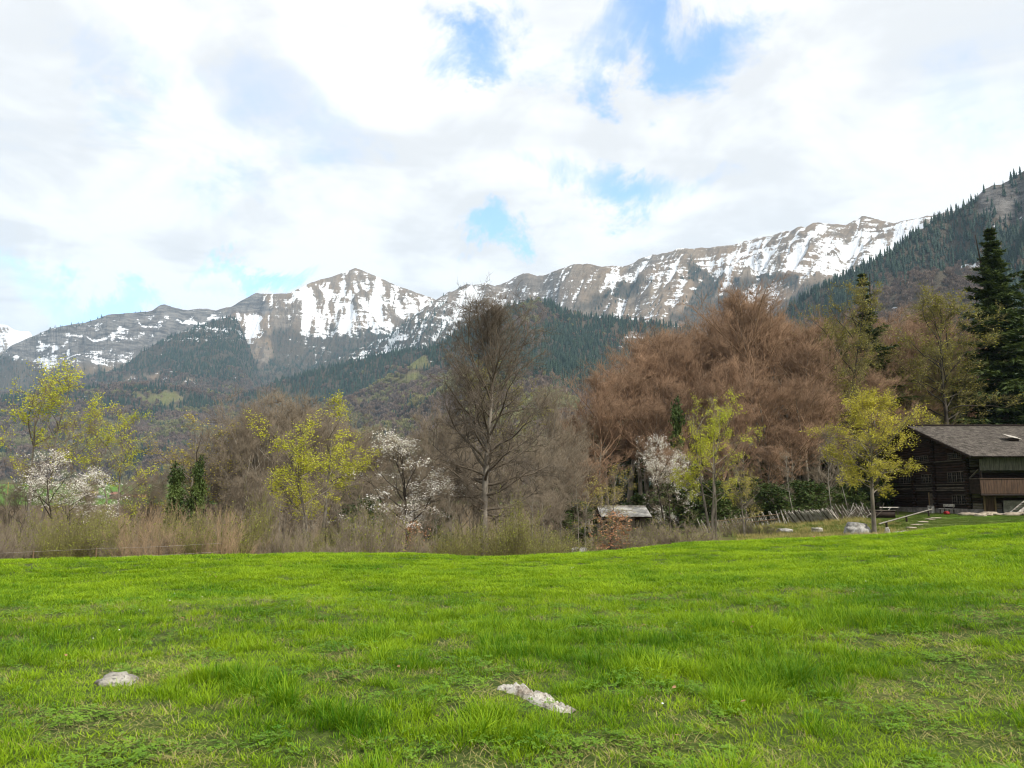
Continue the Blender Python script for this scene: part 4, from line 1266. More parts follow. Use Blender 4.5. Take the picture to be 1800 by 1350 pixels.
def rock_mesh(name, seed, sx, sy, sz, mat, n=24, rough=0.22, flat=0.0):
    rng = np.random.default_rng(seed)
    u = np.linspace(0, 2 * math.pi, n, endpoint=False); v = np.linspace(-1.0, 1.0, n // 2 + 1)
    U, V = np.meshgrid(u, v, indexing='ij')
    c = np.sqrt(1 - V ** 2)
    x, y, z = c * np.cos(U), c * np.sin(U), V
    k = 1 + rough * (fbm(x * 1.6 + seed, y * 1.6 + z * 1.3, 4, seed) + 0.6 * perlin(z * 2.5, x * 2.1 + y, seed + 3))
    pw = 0.75
    x, y, z = [np.sign(q) * np.abs(q) ** pw * k for q in (x, y, z)]
    mb = MB()
    m = len(v)
    i = np.arange(n)[:, None]; j = np.arange(m - 1)[None, :]
    q = np.stack([i * m + j, ((i + 1) % n) * m + j, ((i + 1) % n) * m + j + 1, i * m + j + 1], -1).reshape(-1, 4)
    mb.add(np.stack([x * sx, y * sy, z * sz], -1), q)
    return mb.mesh(name, [mat], False)


def rock_material(name, light, dark, lichen=(0.10, 0.10, 0.085), scale=5.0):
    m, t = new_mat(name)
    out = t.n('ShaderNodeOutputMaterial')
    b = t.n('ShaderNodeBsdfPrincipled'); b.inputs['Roughness'].default_value = 0.92; b.inputs['Specular IOR Level'].default_value = 0.15
    pos = t.n('ShaderNodeTexCoord').outputs['Object']
    n1 = t.noise(pos, scale, 6, 0.7); n2 = t.noise(pos, scale * 4.5, 5, 0.7)
    c = t.mix(t.mapr(n1, 0.35, 0.62), dark, light)
    c = t.mix(t.math('MULTIPLY', t.mapr(n2, 0.54, 0.62), 0.8), c, lichen)
    t.l(c, b.inputs['Base Color'])
    bp = t.n('ShaderNodeBump'); bp.inputs['Strength'].default_value = 0.8; bp.inputs['Distance'].default_value = 0.03
    t.l(n2, bp.inputs['Height']); t.l(bp.outputs[0], b.inputs['Normal'])
    t.l(b.outputs[0], out.inputs[0])
    return m


M_LOG = simple('dark_weathered_log', (0.034, 0.020, 0.014), (0.012, 0.008, 0.006), 5.0, 0.8, (1, 0.25, 2.2), 6)
M_LOGR = simple('reddish_weathered_log', (0.048, 0.024, 0.016), (0.018, 0.010, 0.008), 5.0, 0.8, (1, 0.25, 2.2), 6)
M_LOGG = simple('greyed_timber', (0.13, 0.105, 0.080), (0.055, 0.045, 0.036), 5.0, 0.85, (0.4, 0.4, 2.0), 6)
M_BOARD = simple('brown_boards', (0.095, 0.055, 0.034), (0.045, 0.027, 0.018), 4.0, 0.8, (3, 3, 0.35), 6)
M_BOARDG = simple('greenish_grey_boards', (0.115, 0.105, 0.082), (0.05, 0.046, 0.036), 3.0, 0.85, (3, 3, 0.4), 6)
M_OLDWOOD = simple('silvery_old_wood', (0.56, 0.52, 0.46), (0.25, 0.225, 0.19), 5.0, 0.85, (1, 1, 1), 5)
M_LOGG2 = simple('grey_pole', (0.30, 0.27, 0.23), (0.15, 0.13, 0.11), 5.0, 0.85)
M_POST = simple('light_brown_timber', (0.20, 0.135, 0.070), (0.11, 0.072, 0.040), 4.0, 0.85, (2, 2, 0.5), 5)
M_SHINGLE = simple('weathered_shingle', (0.165, 0.143, 0.122), (0.062, 0.053, 0.045), 2.4, 0.9, (1, 1, 1), 6)
M_GLASS = simple('dark_window_glass', (0.012, 0.013, 0.014), (0.008, 0.008, 0.009), 2.0, 0.15, spec=0.6)
M_PLASTER = simple('rough_pale_stone_wall', (0.30, 0.275, 0.235), (0.16, 0.145, 0.12), 3.5, 0.95)
M_STONE = rock_material('pale_limestone', (0.46, 0.43, 0.37), (0.20, 0.18, 0.155))
M_STONEW = rock_material('warm_paving_stone', (0.40, 0.34, 0.26), (0.21, 0.17, 0.125), (0.16, 0.14, 0.10), 3.0)
M_RED = simple('red_cloth', (0.30, 0.012, 0.016), (0.18, 0.008, 0.01), 8.0, 0.7)
M_PINK = simple('pink_paint', (0.85, 0.22, 0.26), (0.65, 0.16, 0.2), 9.0, 0.6)

HX, HY, HW, HL, HZ = 37.4, 65.0, 14.6, 17.0, 0.05      # near corner, gable width (depth), length, ground level
EAVE, RIDGE = 4.55, 7.75
RY = HY + HW / 2


def roof_z(y):
    """underside of the roof above depth y"""
    half = HW / 2 + 2.4
    return RIDGE - (RIDGE - EAVE) * abs(y - RY) / half


def build_house():
    H0 = empty('farmhouse', (HX, HY, HZ), 'dark brown log farmhouse with a broad shingle roof at the right edge', 'house')
    R = random.Random(5)
    def B(name, mat, x0, x1, y0, y1, z0, z1, parent=H0, **kw):
        return box(name, mat, x0 - HX, x1 - HX, y0 - HY, y1 - HY, z0 - HZ, z1 - HZ, parent, **kw)
    def S(name, parent_of=None):
        """a part that only groups its pieces: the first piece carries the mesh"""
        return None
    # foundation
    B('foundation', M_PLASTER, HX - 0.06, HX + HL, HY - 0.04, HY + HW + .05, HZ - 0.9, HZ + 0.42)
    core = B('wall', M_LOG, HX + 0.16, HX + HL - 0.1, HY + 0.16, HY + HW - .16, HZ + 0.3, EAVE - 0.15, label='dark interior walls of the farmhouse')
    # gable wall: one log per course, shortened under the roof slope
    z = HZ + 0.42; k = 0
    while z < RIDGE - 0.5:
        h = 0.225
        top = z + h
        half = (RIDGE - top - 0.16) / (RIDGE - EAVE) * (HW / 2 + 2.4)
        y0, y1 = max(HY, RY - half), min(HY + HW, RY + half)
        if y1 - y0 > 0.5:
            p = R.uniform(0, 0.018)
            B('log', R.choice([M_LOG, M_LOG, M_LOGR, M_LOGR, M_LOGG if R.random() < .35 else M_LOG]), HX - 0.012 - p, HX + 0.16, y0, y1, z + 0.008, top - 0.008)
        z = top; k += 1
    # front wall logs
    z = HZ + 0.42
    while z < EAVE - 0.1:
        B('log', R.choice([M_LOGG, M_LOG, M_LOGG]), HX + 0.17, HX + HL, HY - 0.012 - R.uniform(0, .015), HY + 0.15, z + 0.008, z + 0.217)
        z += 0.225
    # crossing log ends of the inner walls
    for yy, z1 in ((HY + 0.08, EAVE - 0.1), (HY + 5.1, 6.6), (HY + 8.7, 6.7), (HY + HW - 0.1, EAVE - 0.1)):
        z = HZ + 0.45; k = 0
        while z < z1:
            B('log_end', M_LOG if k % 3 else M_LOGR, HX - (0.34 if k % 2 else 0.26), HX - 0.032, yy - 0.13, yy + 0.13, z, z + 0.205)
            z += 0.225; k += 1
    # long sill boards
    for zz, y0, y1 in ((4.42, HY + .2, HY + HW - .3), (2.42, HY + .2, HY + HW - .3), (1.92, HY + .2, HY + 8.5)):
        B('sill_board', M_LOGG, HX - 0.14, HX - 0.034, y0, y1, zz, zz + 0.09)
    # windows: frame, panes, bars
    def window(y0, y1, z0, z1, n):
        W = B('window', M_LOGR, HX - 0.050, HX - 0.032, y0, y1, z0, z1)
        # children are placed in world-like units: use an inverse scale
        W.scale = (1, 1, 1)
        me = MB()
        hy, hz_ = (y1 - y0) / 2, (z1 - z0) / 2
        def q(a0, a1, b0, b1, c0, c1):
            v = [(x, y, z) for x in (a0, a1) for y in (b0, b1) for z in (c0, c1)]
            me.add(v, [(0, 1, 3, 2), (4, 6, 7, 5), (0, 4, 5, 1), (2, 3, 7, 6), (0, 2, 6, 4), (1, 5, 7, 3)])
        f = 0.07
        q(-.07, .012, -hy, hy, hz_ - f, hz_); q(-.09, .012, -hy - .05, hy + .05, -hz_, -hz_ + f)
        step = (y1 - y0) / n
        for i in range(n + 1):
            c = -hy + i * step
            q(-.066, .012, max(c - f / 2, -hy), min(c + f / 2, hy), -hz_ + f, hz_ - f)
        W.data = me.mesh('window', [M_LOGG])
        for i in range(n):
            c = -hy + (i + .5) * step
            o = link('pane', box_mesh(M_GLASS, 'pane'), W)
            o.location = (-.006, c, 0); o.scale = (0.012, step - f - .004, 2 * hz_ - 2 * f - .004)
            o = link('glazing_bar', box_mesh(M_LOGG, 'glazing_bar'), W)
            o.location = (-.028, c, 0); o.scale = (0.02, 0.025, 2 * hz_ - 2 * f - .004)
            for zz in (-.33, .33):
                o = link('glazing_bar', box_mesh(M_LOGG, 'glazing_bar'), W)
                o.location = (-.024, c, zz * hz_); o.scale = (0.018, step - f - .004, 0.025)
    window(HY + 0.45, HY + 2.55, 0.80, 1.62, 3)
    window(HY + 0.30, HY + 3.0, 2.62, 3.55, 4)
    window(HY + 5.6, HY + 7.3, 2.62, 3.45, 3)
    window(HY + 0.75, HY + 2.7, 4.60, 5.12, 3)
    window(HY + 6.0, HY + 8.2, 4.58, 5.12, 3)
    window(HY + 9.4, HY + 11.4, 2.62, 3.45, 3)
    # side door in the gable
    d = B('door', M_LOGG, HX - 0.07, HX - 0.032, HY + 5.45, HY + 6.25, HZ + 0.42, 1.75)
    for yy in (HY + 5.38, HY + 6.27): B('door_post', M_POST, HX - 0.13, HX - 0.035, yy - .06, yy + .06, HZ + 0.35, 1.82)
    # purlin ends under the roof edge
    for yy in (HY + .1, HY + 3.4, RY, HY + HW - 3.4, HY + HW - .1, HY - 1.6, HY + HW + 1.6):
        zz = roof_z(yy) - 0.24
        B('purlin', M_LOG, HX - 1.0, HX + 0.3, yy - .11, yy + .11, zz - .12, zz + .12)
    # --- roof
    X0, X1 = HX - 1.1, HX + HL + 0.8
    half = HW / 2 + 2.4
    for sgn in (-1, 1):
        mb = MB()
        a = [(x - HX, RY - HY + sgn * s * half, roof_z(RY + sgn * s * half) + dz - HZ) for x in (X0, X1) for s in (0.0, 1.0) for dz in (-0.02, 0.10)]
        mb.add(a, [(0, 1, 3, 2), (4, 6, 7, 5), (0, 4, 5, 1), (2, 3, 7, 6), (0, 2, 6, 4), (1, 5, 7, 3)])
        rf = link('roof', mb.mesh('roof', [M_LOG]), H0)
        # shingles, row above row
        sb = MB(); rng = np.random.default_rng(9 + sgn)
        rows = 46
        ln = math.hypot(half, RIDGE - EAVE)
        ux = np.array([0, sgn * half / ln, -(RIDGE - EAVE) / ln]); nx = np.array([0, sgn * (RIDGE - EAVE) / ln, half / ln])
        for r in range(rows):
            w = 0.19; n = int((X1 - X0) / w)
            xs = X0 - HX + (np.arange(n) + (0.5 if r % 2 else 0)) * w + rng.normal(0, 0.012, n)
            d0 = r * ln / rows; d1 = d0 + ln / rows * 1.5
            base = np.array([0, RY - HY, RIDGE + 0.10 - HZ])
            wd = w * rng.uniform(0.80, 0.98, n); lift = 0.022 + rng.uniform(0, 0.022, n); dd = rng.uniform(-0.03, 0.03, n)
            def pt(x, d, up): return np.stack([x, base[1] + ux[1] * d + nx[1] * up, base[2] + ux[2] * d + nx[2] * up], 1)
            z0_ = 0 * xs
            A, Bq = pt(xs, d0 + z0_, 0.004 + z0_), pt(xs + wd, d0 + z0_, 0.004 + z0_)
            C, Dq = pt(xs + wd, d1 + dd, lift + 0.012), pt(xs, d1 + dd, lift + 0.012)
            E, Fq = pt(xs + wd, d1 + dd, lift - 0.014), pt(xs, d1 + dd, lift - 0.014)
            v = np.stack([A, Bq, C, Dq, E, Fq], 1)
            kq = (np.arange(n) * 6)[:, None, None]
            sb.add(v, (kq + np.array([[0, 1, 2, 3], [3, 2, 4, 5]])[None]).reshape(-1, 4))
        link('shingles', sb.mesh('shingles', [M_SHINGLE]), rf, kind='stuff')
        # barge board
        beam('barge_board', M_LOG, (X0 - .03 - HX, RY - HY, RIDGE + .02 - HZ), (X0 - .03 - HX, RY - HY + sgn * half, EAVE + .02 - HZ), 0.05, 0.20, H0)
    B('ridge_board', M_LOG, X0 - .02, X1, RY - .16, RY + .16, RIDGE + .125, RIDGE + .20)
    B('ridge_board', M_LOG, X0 - .02, X1, RY - .03, RY + .03, RIDGE + .203, RIDGE + .26)
    # smoke flap on the roof
    c = at(1779, 771, HY + 2.2)
    fz = roof_z(c.y) + 0.1
    B('smoke_flap', M_LOG, c.x - .35, c.x + .35, c.y - .35, c.y + .35, fz - 0.05, fz + .22)
    fl = B('smoke_flap', M_OLDWOOD, c.x - .55, c.x + .55, c.y - .5, c.y + .5, fz + .33, fz + .38); fl.rotation_euler = (0.30, 0.22, 0)
    # --- balcony on the front
    by0 = HY - 1.5
    B('balcony_floor', M_LOG, HX, HX + HL - 2, by0, HY - 0.03, 1.66, 1.76)
    x = HX; n = 0
    while x < HX + 12:
        w = R.uniform(0.17, 0.24)
        B('board', M_BOARD, x + .004, x + w - .004, by0 - 0.02 - R.uniform(0, .012), by0 + 0.012, 1.70, 2.86 + R.uniform(-.01, .01))
        x += w
    y = by0 + 0.03
    while y < HY - .1:
        B('board', M_LOG, HX - .03, HX - .002, y + .004, y + .19, 1.70, 2.86); y += 0.194
    B('hand_rail', M_BOARD, HX - .06, HX + 12, by0 - .08, by0 + .05, 2.865, 2.93)
    B('hand_rail', M_LOGG, HX - .06, HX + .02, by0 + .055, HY - .05, 2.865, 2.93)
    x = HX + .05
    while x < HX + 12:
        w = R.uniform(0.2, 0.3)
        B('cladding_board', M_BOARDG, x + .004, x + w - .004, by0 - .03 - R.uniform(0, .012), by0 + 0.005, 3.55 + R.uniform(-.02, .02), 4.62)
        x += w
    for xx in (HX + .1, HX + 4.0, HX + 8.0): B('balcony_post', M_LOG, xx, xx + .14, by0 + .02, by0 + .16, 1.76, 4.6)
    beam('brace', M_LOGG, (0.02, -1.4, 3.62 - HZ), (0.02, -0.1, 2.95 - HZ), 0.1, 0.1, H0)
    B('beam', M_LOG, HX, HX + HL - 2, by0 - .01, by0 + .14, 1.52, 1.655)
    # ground floor of the front
    B('door', M_BOARD, HX + 1.13, HX + 1.83, HY - .075, HY - .035, HZ + .05, 1.50)
    for xx in (HX + 0.98, HX + 1.86): B('door_post', M_POST, xx, xx + .13, HY - .16, HY - .036, HZ - .02, 1.56)
    B('door_post', M_POST, HX + .98, HX + 1.99, HY - .14, HY - .04, 1.565, 1.66)
    B('stone_wall', M_PLASTER, HX + 2.5, HX + 9, HY - .30, HY - .04, HZ - .3, 1.15)
    # stairs up to the balcony
    sx0, sx1 = HX + 2.05, HX + 4.3
    st = empty('stairs', (0, 0, 0), '', ''); del st['label']; del st['category']; st.parent = H0
    for yy in (by0 - 1.05, by0 - 0.15):
        beam('stringer', M_OLDWOOD, (sx0 - HX, yy - HY, 0.02), (sx1 - HX, yy - HY, 1.72), 0.07, 0.24, st)
    for i in range(9):
        f = (i + .7) / 9.3
        xx, zz = sx0 + (sx1 - sx0) * f - HX, 0.02 + 1.70 * f
        box('tread', M_LOGG, xx - .12, xx + .12, by0 - 1.01 - HY, by0 - .19 - HY, zz, zz + .045, st)

    # --- things in front of the house
    b = empty('bench', (HX - 1.15, HY + 1.6, hz(HX - 1.15, HY + 1.6)), 'weathered wooden bench against the gable wall under the windows', 'bench')
    box('seat', M_OLDWOOD, -.22, .22, -.85, .85, .40, .46, b)
    box('backrest', M_OLDWOOD, .20, .25, -.85, .85, .62, .84, b)
    for yy in (-.7, .7):
        box('leg', M_LOGG, -.2, -.12, yy - .05, yy + .05, 0, .398, b); box('leg', M_LOGG, .19, .245, yy - .05, yy + .05, 0, .618, b)
    # red cloth heap on the terrace
    p = ground_hit(1692, 909, 34)
    o = link('cloth', rock_mesh('cloth', 31, .18, .15, .11, M_RED, 16, 0.5), None, (HX - 2.3, HY - 0.5, hz(HX - 2.3, HY - 0.5) + .14), label='small red cloth heap lying in front of the farmhouse bench', category='cloth')
    # chopping blocks
    for i, (px, Y, lab) in enumerate([(1647, HY + 4.3, 'upright grey wooden post stump left of the bench'), (1653, HY + 3.7, 'leaning grey wooden stump nearest the bench')]):
        x = HX - 1.2
        mb = MB(); tubes(mb, np.array([[[0, 0, -.1], [0.02, 0, .3], [0.05, .03, .62]]]), np.array([.15]), np.array([.13]), 9)
        n0 = mb.n; mb.add([[.05 + .13 * math.cos(a * .698), .03 + .13 * math.sin(a * .698), .62] for a in range(9)] + [[.05, .03, .625]], tris=[[a, (a + 1) % 9, 9] for a in range(9)])
        link('stump', mb.mesh('stump', [M_OLDWOOD]), None, (x, Y, hz(x, Y)), label=lab, category='stump')
    # dry stone terrace edge
    tr = empty('stone_terrace', (HX + 1, HY - 4, hz(HX + 1, HY - 4)), 'low terrace of pale flat stones in front of the farmhouse', 'terrace')
    T0 = tr.location
    rs = [rock_mesh('stone', 50 + k, .5, .38, .13, M_STONEW, 14, 0.25) for k in range(4)]
    for i in range(46):
        x = HX - 2.2 + R.random() * 11; y = HY - 2.4 - R.random() * 2.2 - 0.05 * (x - HX)
        o = link('stone', rs[i % 4], tr, (x - T0.x, y - T0.y, hz(x, y) + R.uniform(0.02, .12) - T0.z))
        o.rotation_euler = (R.uniform(-.1, .1), R.uniform(-.1, .1), R.random() * 6.28); k = R.uniform(.6, 1.5); o.scale = (k, k, R.uniform(.7, 1.5))
    # stepping stones up to the house
    sp = None
    pts = [(1546, 941, 40), (1556, 938, 41), (1560, 934, 42), (1566, 931, 43), (1571, 928, 44), (1577, 925, 45), (1584, 922, 46), (1592, 919.5, 47.5), (1601, 917.5, 49), (1611, 915, 51), (1622, 912.5, 53), (1634, 910.5, 55.5), (1645, 909.5, 58)]
    for i, (px, py, Y) in enumerate(pts):
        x = at(px, py, Y).x; z = hz(x, Y)
        if sp is None:
            sp = empty('stepping_stones', (x, Y, z), 'curved line of flat stepping stones climbing to the farmhouse', 'path'); T0 = sp.location
        o = link('stone', rs[i % 4], sp, (x - T0.x, Y - T0.y, z + .04 - T0.z)); o.rotation_euler = (0, 0, R.random() * 6.28); o.scale = (.7, .7, .5)
    # handrail along the path
    hr = empty('hand_rail', (at(1545, 905, 47).x, 47, hz(at(1545, 905, 47).x, 47)), 'long grey pole handrail sloping up to the farmhouse', 'railing')
    A, Bp = at(1545, 921, 47), at(1638, 895, 62)
    beam('rail', M_LOGG2, A - hr.location, Bp - hr.location, .07, .07, hr)
    for f in (0.12, 0.46, 0.93):
        q = A.lerp(Bp, f); zg = hz(q.x, q.y)
        box('post', M_LOG, q.x - .05 - hr.location.x, q.x + .05 - hr.location.x, q.y + .055 - hr.location.y, q.y + .14 - hr.location.y, zg - .2 - hr.location.z, q.z + .05 - hr.location.z, hr)
    # trough
    q = at(1550, 912, 60); zt = hz(q.x, 60)
    t = empty('water_trough', (q.x, 60, zt), 'dark wooden trough behind the tree beside the farmhouse', 'trough')
    box('trough_body', M_LOG, -.9, .9, -.3, .3, .05, .55, t); box('rim', M_LOGG, -.95, .95, -.35, .35, .552, .62, t)
    # low fence behind
    rl = empty('pole_fence', (at(1550, 894, 66).x, 66, hz(at(1550, 894, 66).x, 66)), 'single rail pole fence beside the far end of the farmhouse', 'fence')
    q0, q1 = at(1546, 892, 66) - rl.location, at(1580, 892, 68) - rl.location
    beam('rail', M_OLDWOOD, q0, q1, .08, .08, rl)
    for f in (.05, .5, .95):
        c = q0.lerp(q1, f); box('post', M_LOGG, c.x - .05, c.x + .05, c.y + .05, c.y + .13, -.2, c.z + .08, rl)


def build_fence():
    R = random.Random(11)
    def stake(fence, x, y, h, tilt, w, mat, name='stake'):
        z = hz(x, y)
        a = Vector((x, y, z - .12)) - fence.location
        b = a + Vector((math.sin(tilt) * h, R.uniform(-.06, .06), math.cos(tilt) * h))
        beam(name, mat, a, b, w, w * R.uniform(.5, .8), fence)
    # leaning pale stakes
    f = empty('stake_fence', (at(1360, 912, 60).x, 60, hz(at(1360, 912, 60).x, 60)), 'fence of pale crossed stakes leaning left in front of the brown wood', 'fence')
    for i in range(46):
        px = 1236 + i * 3.6 + R.uniform(-1, 1)
        Y = 61 - 1.5 * i / 46; x = at(px, 912, Y).x
        stake(f, x, Y + R.uniform(-.1, .1), R.uniform(.9, 1.3), R.uniform(-.5, -.22), .065, M_OLDWOOD)
        if i % 2: stake(f, x - .1, Y + .2, R.uniform(.8, 1.15), R.uniform(.15, .45), .055, M_OLDWOOD if R.random() < .5 else M_LOGG)
    p0, p1 = at(1236, 914, 61.1), at(1400, 914, 59.6)
    for dz in (.45, .8):
        beam('rail', M_POST, (p0.x - f.location.x, .12, dz + hz(p0.x, 61.1) - f.location.z), (p1.x - f.location.x, -.3, dz + hz(p1.x, 59.6) - f.location.z), .06, .06, f)
    # slanted boards between posts
    f = empty('slat_fence', (at(1436, 912, 57).x, 57, hz(at(1436, 912, 57).x, 57)), 'silvery fence of steeply slanted slats between upright posts', 'fence')
    for i in range(46):
        px = 1398 + i * 1.76; Y = 58.5 - 2.6 * i / 46; x = at(px, 912, Y).x
        for yo in (0, .09):
            stake(f, x, Y + yo, R.uniform(.95, 1.2), R.uniform(-.72, -.5), .075, M_OLDWOOD if R.random() < .8 else M_LOGG, 'slat')
    for i in range(7):
        px = 1404 + i * 12.5; Y = 58.4 - 2.5 * i / 7; x = at(px, 912, Y).x
        stake(f, x, Y - .12, R.uniform(.95, 1.2), R.uniform(-.05, .05), .09, M_LOGG, 'post')
    # brush fence
    f = empty('brush_fence', (at(1505, 912, 58).x, 58, hz(at(1505, 912, 58).x, 58)), 'dense brush fence of grey sticks behind the tree by the farmhouse', 'fence')
    for i in range(80):
        px = 1468 + i * 0.95 + R.uniform(-1, 1); Y = 57 + 3.0 * i / 80 + R.uniform(-.15, .15); x = at(px, 912, Y).x
        stake(f, x, Y, R.uniform(.9, 1.5), R.choice([-1, -1, -1, 1]) * R.uniform(.35, 1.0), .05, M_LOGG if R.random() < .6 else M_OLDWOOD, 'stick')
    # pink marker pegs
    for (px, py, lab) in [(1360, 951, 'pink marker peg at the meadow edge, left of the two'), (1431, 947, 'pink marker peg at the meadow edge, right of the two')]:
        q = at(px, py, 31.5); z = hz(q.x, 31.5)
        mb = MB(); tubes(mb, np.array([[[0, 0, -.1], [0, 0, (q.z - z) * .7], [0.01, 0, q.z - z + .10]]]), np.array([.028]), np.array([.026]), 6)
        n = 6; mb.add([[.01 + .026 * math.cos(a * 1.047), .026 * math.sin(a * 1.047), q.z - z + .10] for a in range(n)], quads=[[0, 1, 2, 3], [0, 3, 4, 5]])
        link('marker_peg', mb.mesh('marker_peg', [M_PINK]), None, (q.x, 31.5, z), label=lab, category='peg')
    # wire mesh fence along the left meadow edge
    wf = empty('wire_fence', (at(200, 960, 27).x, 27, hz(at(200, 960, 27).x, 27)), 'thin wire fence in front of the thicket at the left', 'fence')
    L0 = wf.location
    prev = None
    wires = [[] for _ in range(3)]
    for i in range(6):
        px = -160 + i * 110; Y = 25.6 + 1.8 * i / 8; x = at(px, 960, Y).x; z = hz(x, Y)
        box('post', M_POST, x - .018 - L0.x, x + .018 - L0.x, Y - .018 - L0.y, Y + .018 - L0.y, z - .2 - L0.z, z + .9 - L0.z, wf)
        for w in range(3): wires[w].append((x - L0.x, Y - .022 - L0.y, z + .30 + .28 * w - L0.z))
    for w in range(3):
        mb = MB(); tubes(mb, np.array([wires[w]]), np.array([.003]), np.array([.003]), 4)
        link('wire', mb.mesh('wire', [M_OLDWOOD]), wf)


def build_shed():
    q = at(1093, 905, 58)
    z = hz(q.x, 58)
    s = empty('shed', (q.x, 58, z), 'small dark shed with a pale shingle roof under the brown wood', 'shed')
    top = at(1093, 893, 58).z - z; ev = at(1093, 909, 56).z - z
    w = 85 / F * 58 / 2
    box('wall', M_LOG, -w + .35, w - .35, -1.6, 1.8, -.2, ev - .05, s)
    for i in range(8): box('board', M_LOGG if i % 3 else M_LOG, -w + .36 + i * (2 * w - .72) / 8, -w + .34 + (i + 1) * (2 * w - .72) / 8, -1.64, -1.605, 0, ev - .1, s)
    for sg in (-1, 1):
        sb = MB(); rng = np.random.default_rng(3)
        rows = 14; n = 26
        ln = math.hypot(2.3, top - ev)
        for r in range(rows):
            d0, d1 = r / rows, (r + 1.4) / rows
            xs = -w + (np.arange(n)) * 2 * w / n; wd = 2 * w / n * .93
            up = .03 + rng.uniform(0, .02, n)
            z0 = top + .05 - (top - ev) * d0 + 0 * xs; z1 = top + .05 - (top - ev) * d1 + up
            A = np.stack([xs, sg * 2.3 * d0 + 0 * xs, z0], 1); Bq = A + [wd, 0, 0]
            C = np.stack([xs + wd, sg * 2.3 * d1 + 0 * xs, z1], 1); D = C - [wd, 0, 0]
            v = np.stack([A, Bq, C, D, C - [0, 0, .03], D - [0, 0, .03]], 1); k = (np.arange(n) * 6)[:, None, None]
            sb.add(v, (k + np.array([[0, 1, 2, 3], [3, 2, 4, 5]])[None]).reshape(-1, 4))
        v = [(-w, 0, top - .06), (w, 0, top - .06), (w, sg * 2.25, ev - .06), (-w, sg * 2.25, ev - .06), (-w, 0, top + .02), (w, 0, top + .02), (w, sg * 2.25, ev + .02), (-w, sg * 2.25, ev + .02)]
        mb = MB(); mb.add(v, [(0, 1, 2, 3), (4, 7, 6, 5), (0, 4, 5, 1), (1, 5, 6, 2), (2, 6, 7, 3), (3, 7, 4, 0)])
        r = link('roof', mb.mesh('roof', [M_LOG]), s)
        link('shingles', sb.mesh('shingles', [M_SHINGLE_P]), r, kind='stuff')
    beam('pole', M_OLDWOOD, (-w, 0, top + .12), (w, 0, top + .12), .1, .1, s)


M_SHINGLE_P = simple('pale_shingle', (0.58, 0.56, 0.52), (0.36, 0.34, 0.31), 2.4, 0.9)


def build_rocks():
    R = random.Random(4)
    m_l = rock_material('grey_lichen_boulder', (0.40, 0.385, 0.36), (0.16, 0.15, 0.135), (0.085, 0.082, 0.07), 2.6)
    def rock(px, py, w, hgt, lab, Y=None, seed=1, mat=M_STONE, depth=0.8, rz=0, n=28, sink=.35, name='boulder', start=2.0, rough=.22, tilt=(0, 0)):
        p = ground_hit(px, py, start) if Y is None else Vector((at(px, py, Y).x, Y, hz(at(px, py, Y).x, Y)))
        sx = w / F * p.y / 2; sz = hgt / F * p.y
        o = link(name, rock_mesh(name, seed, sx, sx * depth, sz, mat, n, rough), None, (p.x, p.y, p.z + sz * (0.5 - sink)), label=lab, category='rock')
        o.rotation_euler = (tilt[0], tilt[1], rz)
        return o
    rock(206, 1204, 60, 19, 'small pale rock sunk in the near meadow at the left', seed=5, depth=.75, sink=.62, name='rock')
    rock(1507, 946, 42, 17, 'rounded grey boulder left of the tree beside the farmhouse', 46.5, 6, m_l, .8, sink=.15)
    rock(1013, 970, 54, 22, 'low grey boulder behind the meadow edge in front of the brown wood', 39, 7, m_l, .7, sink=.2)
    rock(1583, 944, 28, 8, 'pale flat boulder right of the lowest stepping stones', 42.5, 8, M_STONE, .8, sink=.1)
    rock(1560, 944, 10, 12, 'small upright pale stone beside the lowest stepping stone', 42, 9, M_STONE, .6, sink=.0, name='rock')
    rock(1378, 933, 26, 6, 'low pale rock in the rough grass below the stake fence', 52, 10, m_l, .8, sink=.2, name='rock')
    rock(1437, 935, 18, 6, 'tiny pale rock in the rough grass below the slat fence', 51, 12, M_STONE, .8, sink=.2, name='rock')
    # the long ledge of rock in the near meadow
    a, b = ground_hit(878, 1206), ground_hit(1012, 1257)
    c = (a + b) / 2
    L = (b - a).length
    n, m = 60, 15
    u = np.linspace(-1, 1, n)[:, None]; v = np.linspace(-1, 1, m)[None, :]
    wid = (0.10 + 0.035 * perlin(u * 3.1, u * 0 + 1.7, 5)) * np.sqrt(np.clip(1 - u ** 6, 0, 1)) + 0.01
    x = u * L / 2 + 0 * v
    y = v * wid + 0.035 * fbm(u * 2.2, u * 0 + 4.2, 2, 9)
    prof = np.clip(1 - np.abs(v) ** 2.6, 0, 1)
    z = prof * (0.10 + 0.022 * fbm(u * 3.2, v * 0.7, 3, 11) - 0.01 * u) * np.clip(1 - np.abs(u) ** 5, 0, 1) + 0.022 * fbm(u * 13, v * 3.0, 3, 21) - 0.045
    z = z - 0.05 * np.clip(1 - np.abs((fbm(u * 1.5, v * 1.4, 2, 31)) * 9), 0, 1) * prof + 0.0
    mb = MB(); mb.add(np.stack([x, y, z], -1), grid_faces(n, m))
    o = link('rock_ledge', mb.mesh('rock_ledge', [rock_material('white_lichen_ledge', (0.62, 0.585, 0.52), (0.25, 0.20, 0.15), (0.12, 0.085, 0.055), 9.0)]), None, c, label='long pale rock ledge showing through the near meadow', category='rock')
    o.rotation_euler = (0, -math.atan2(b.z - a.z, L), math.atan2(b.y - a.y, b.x - a.x))
    return o


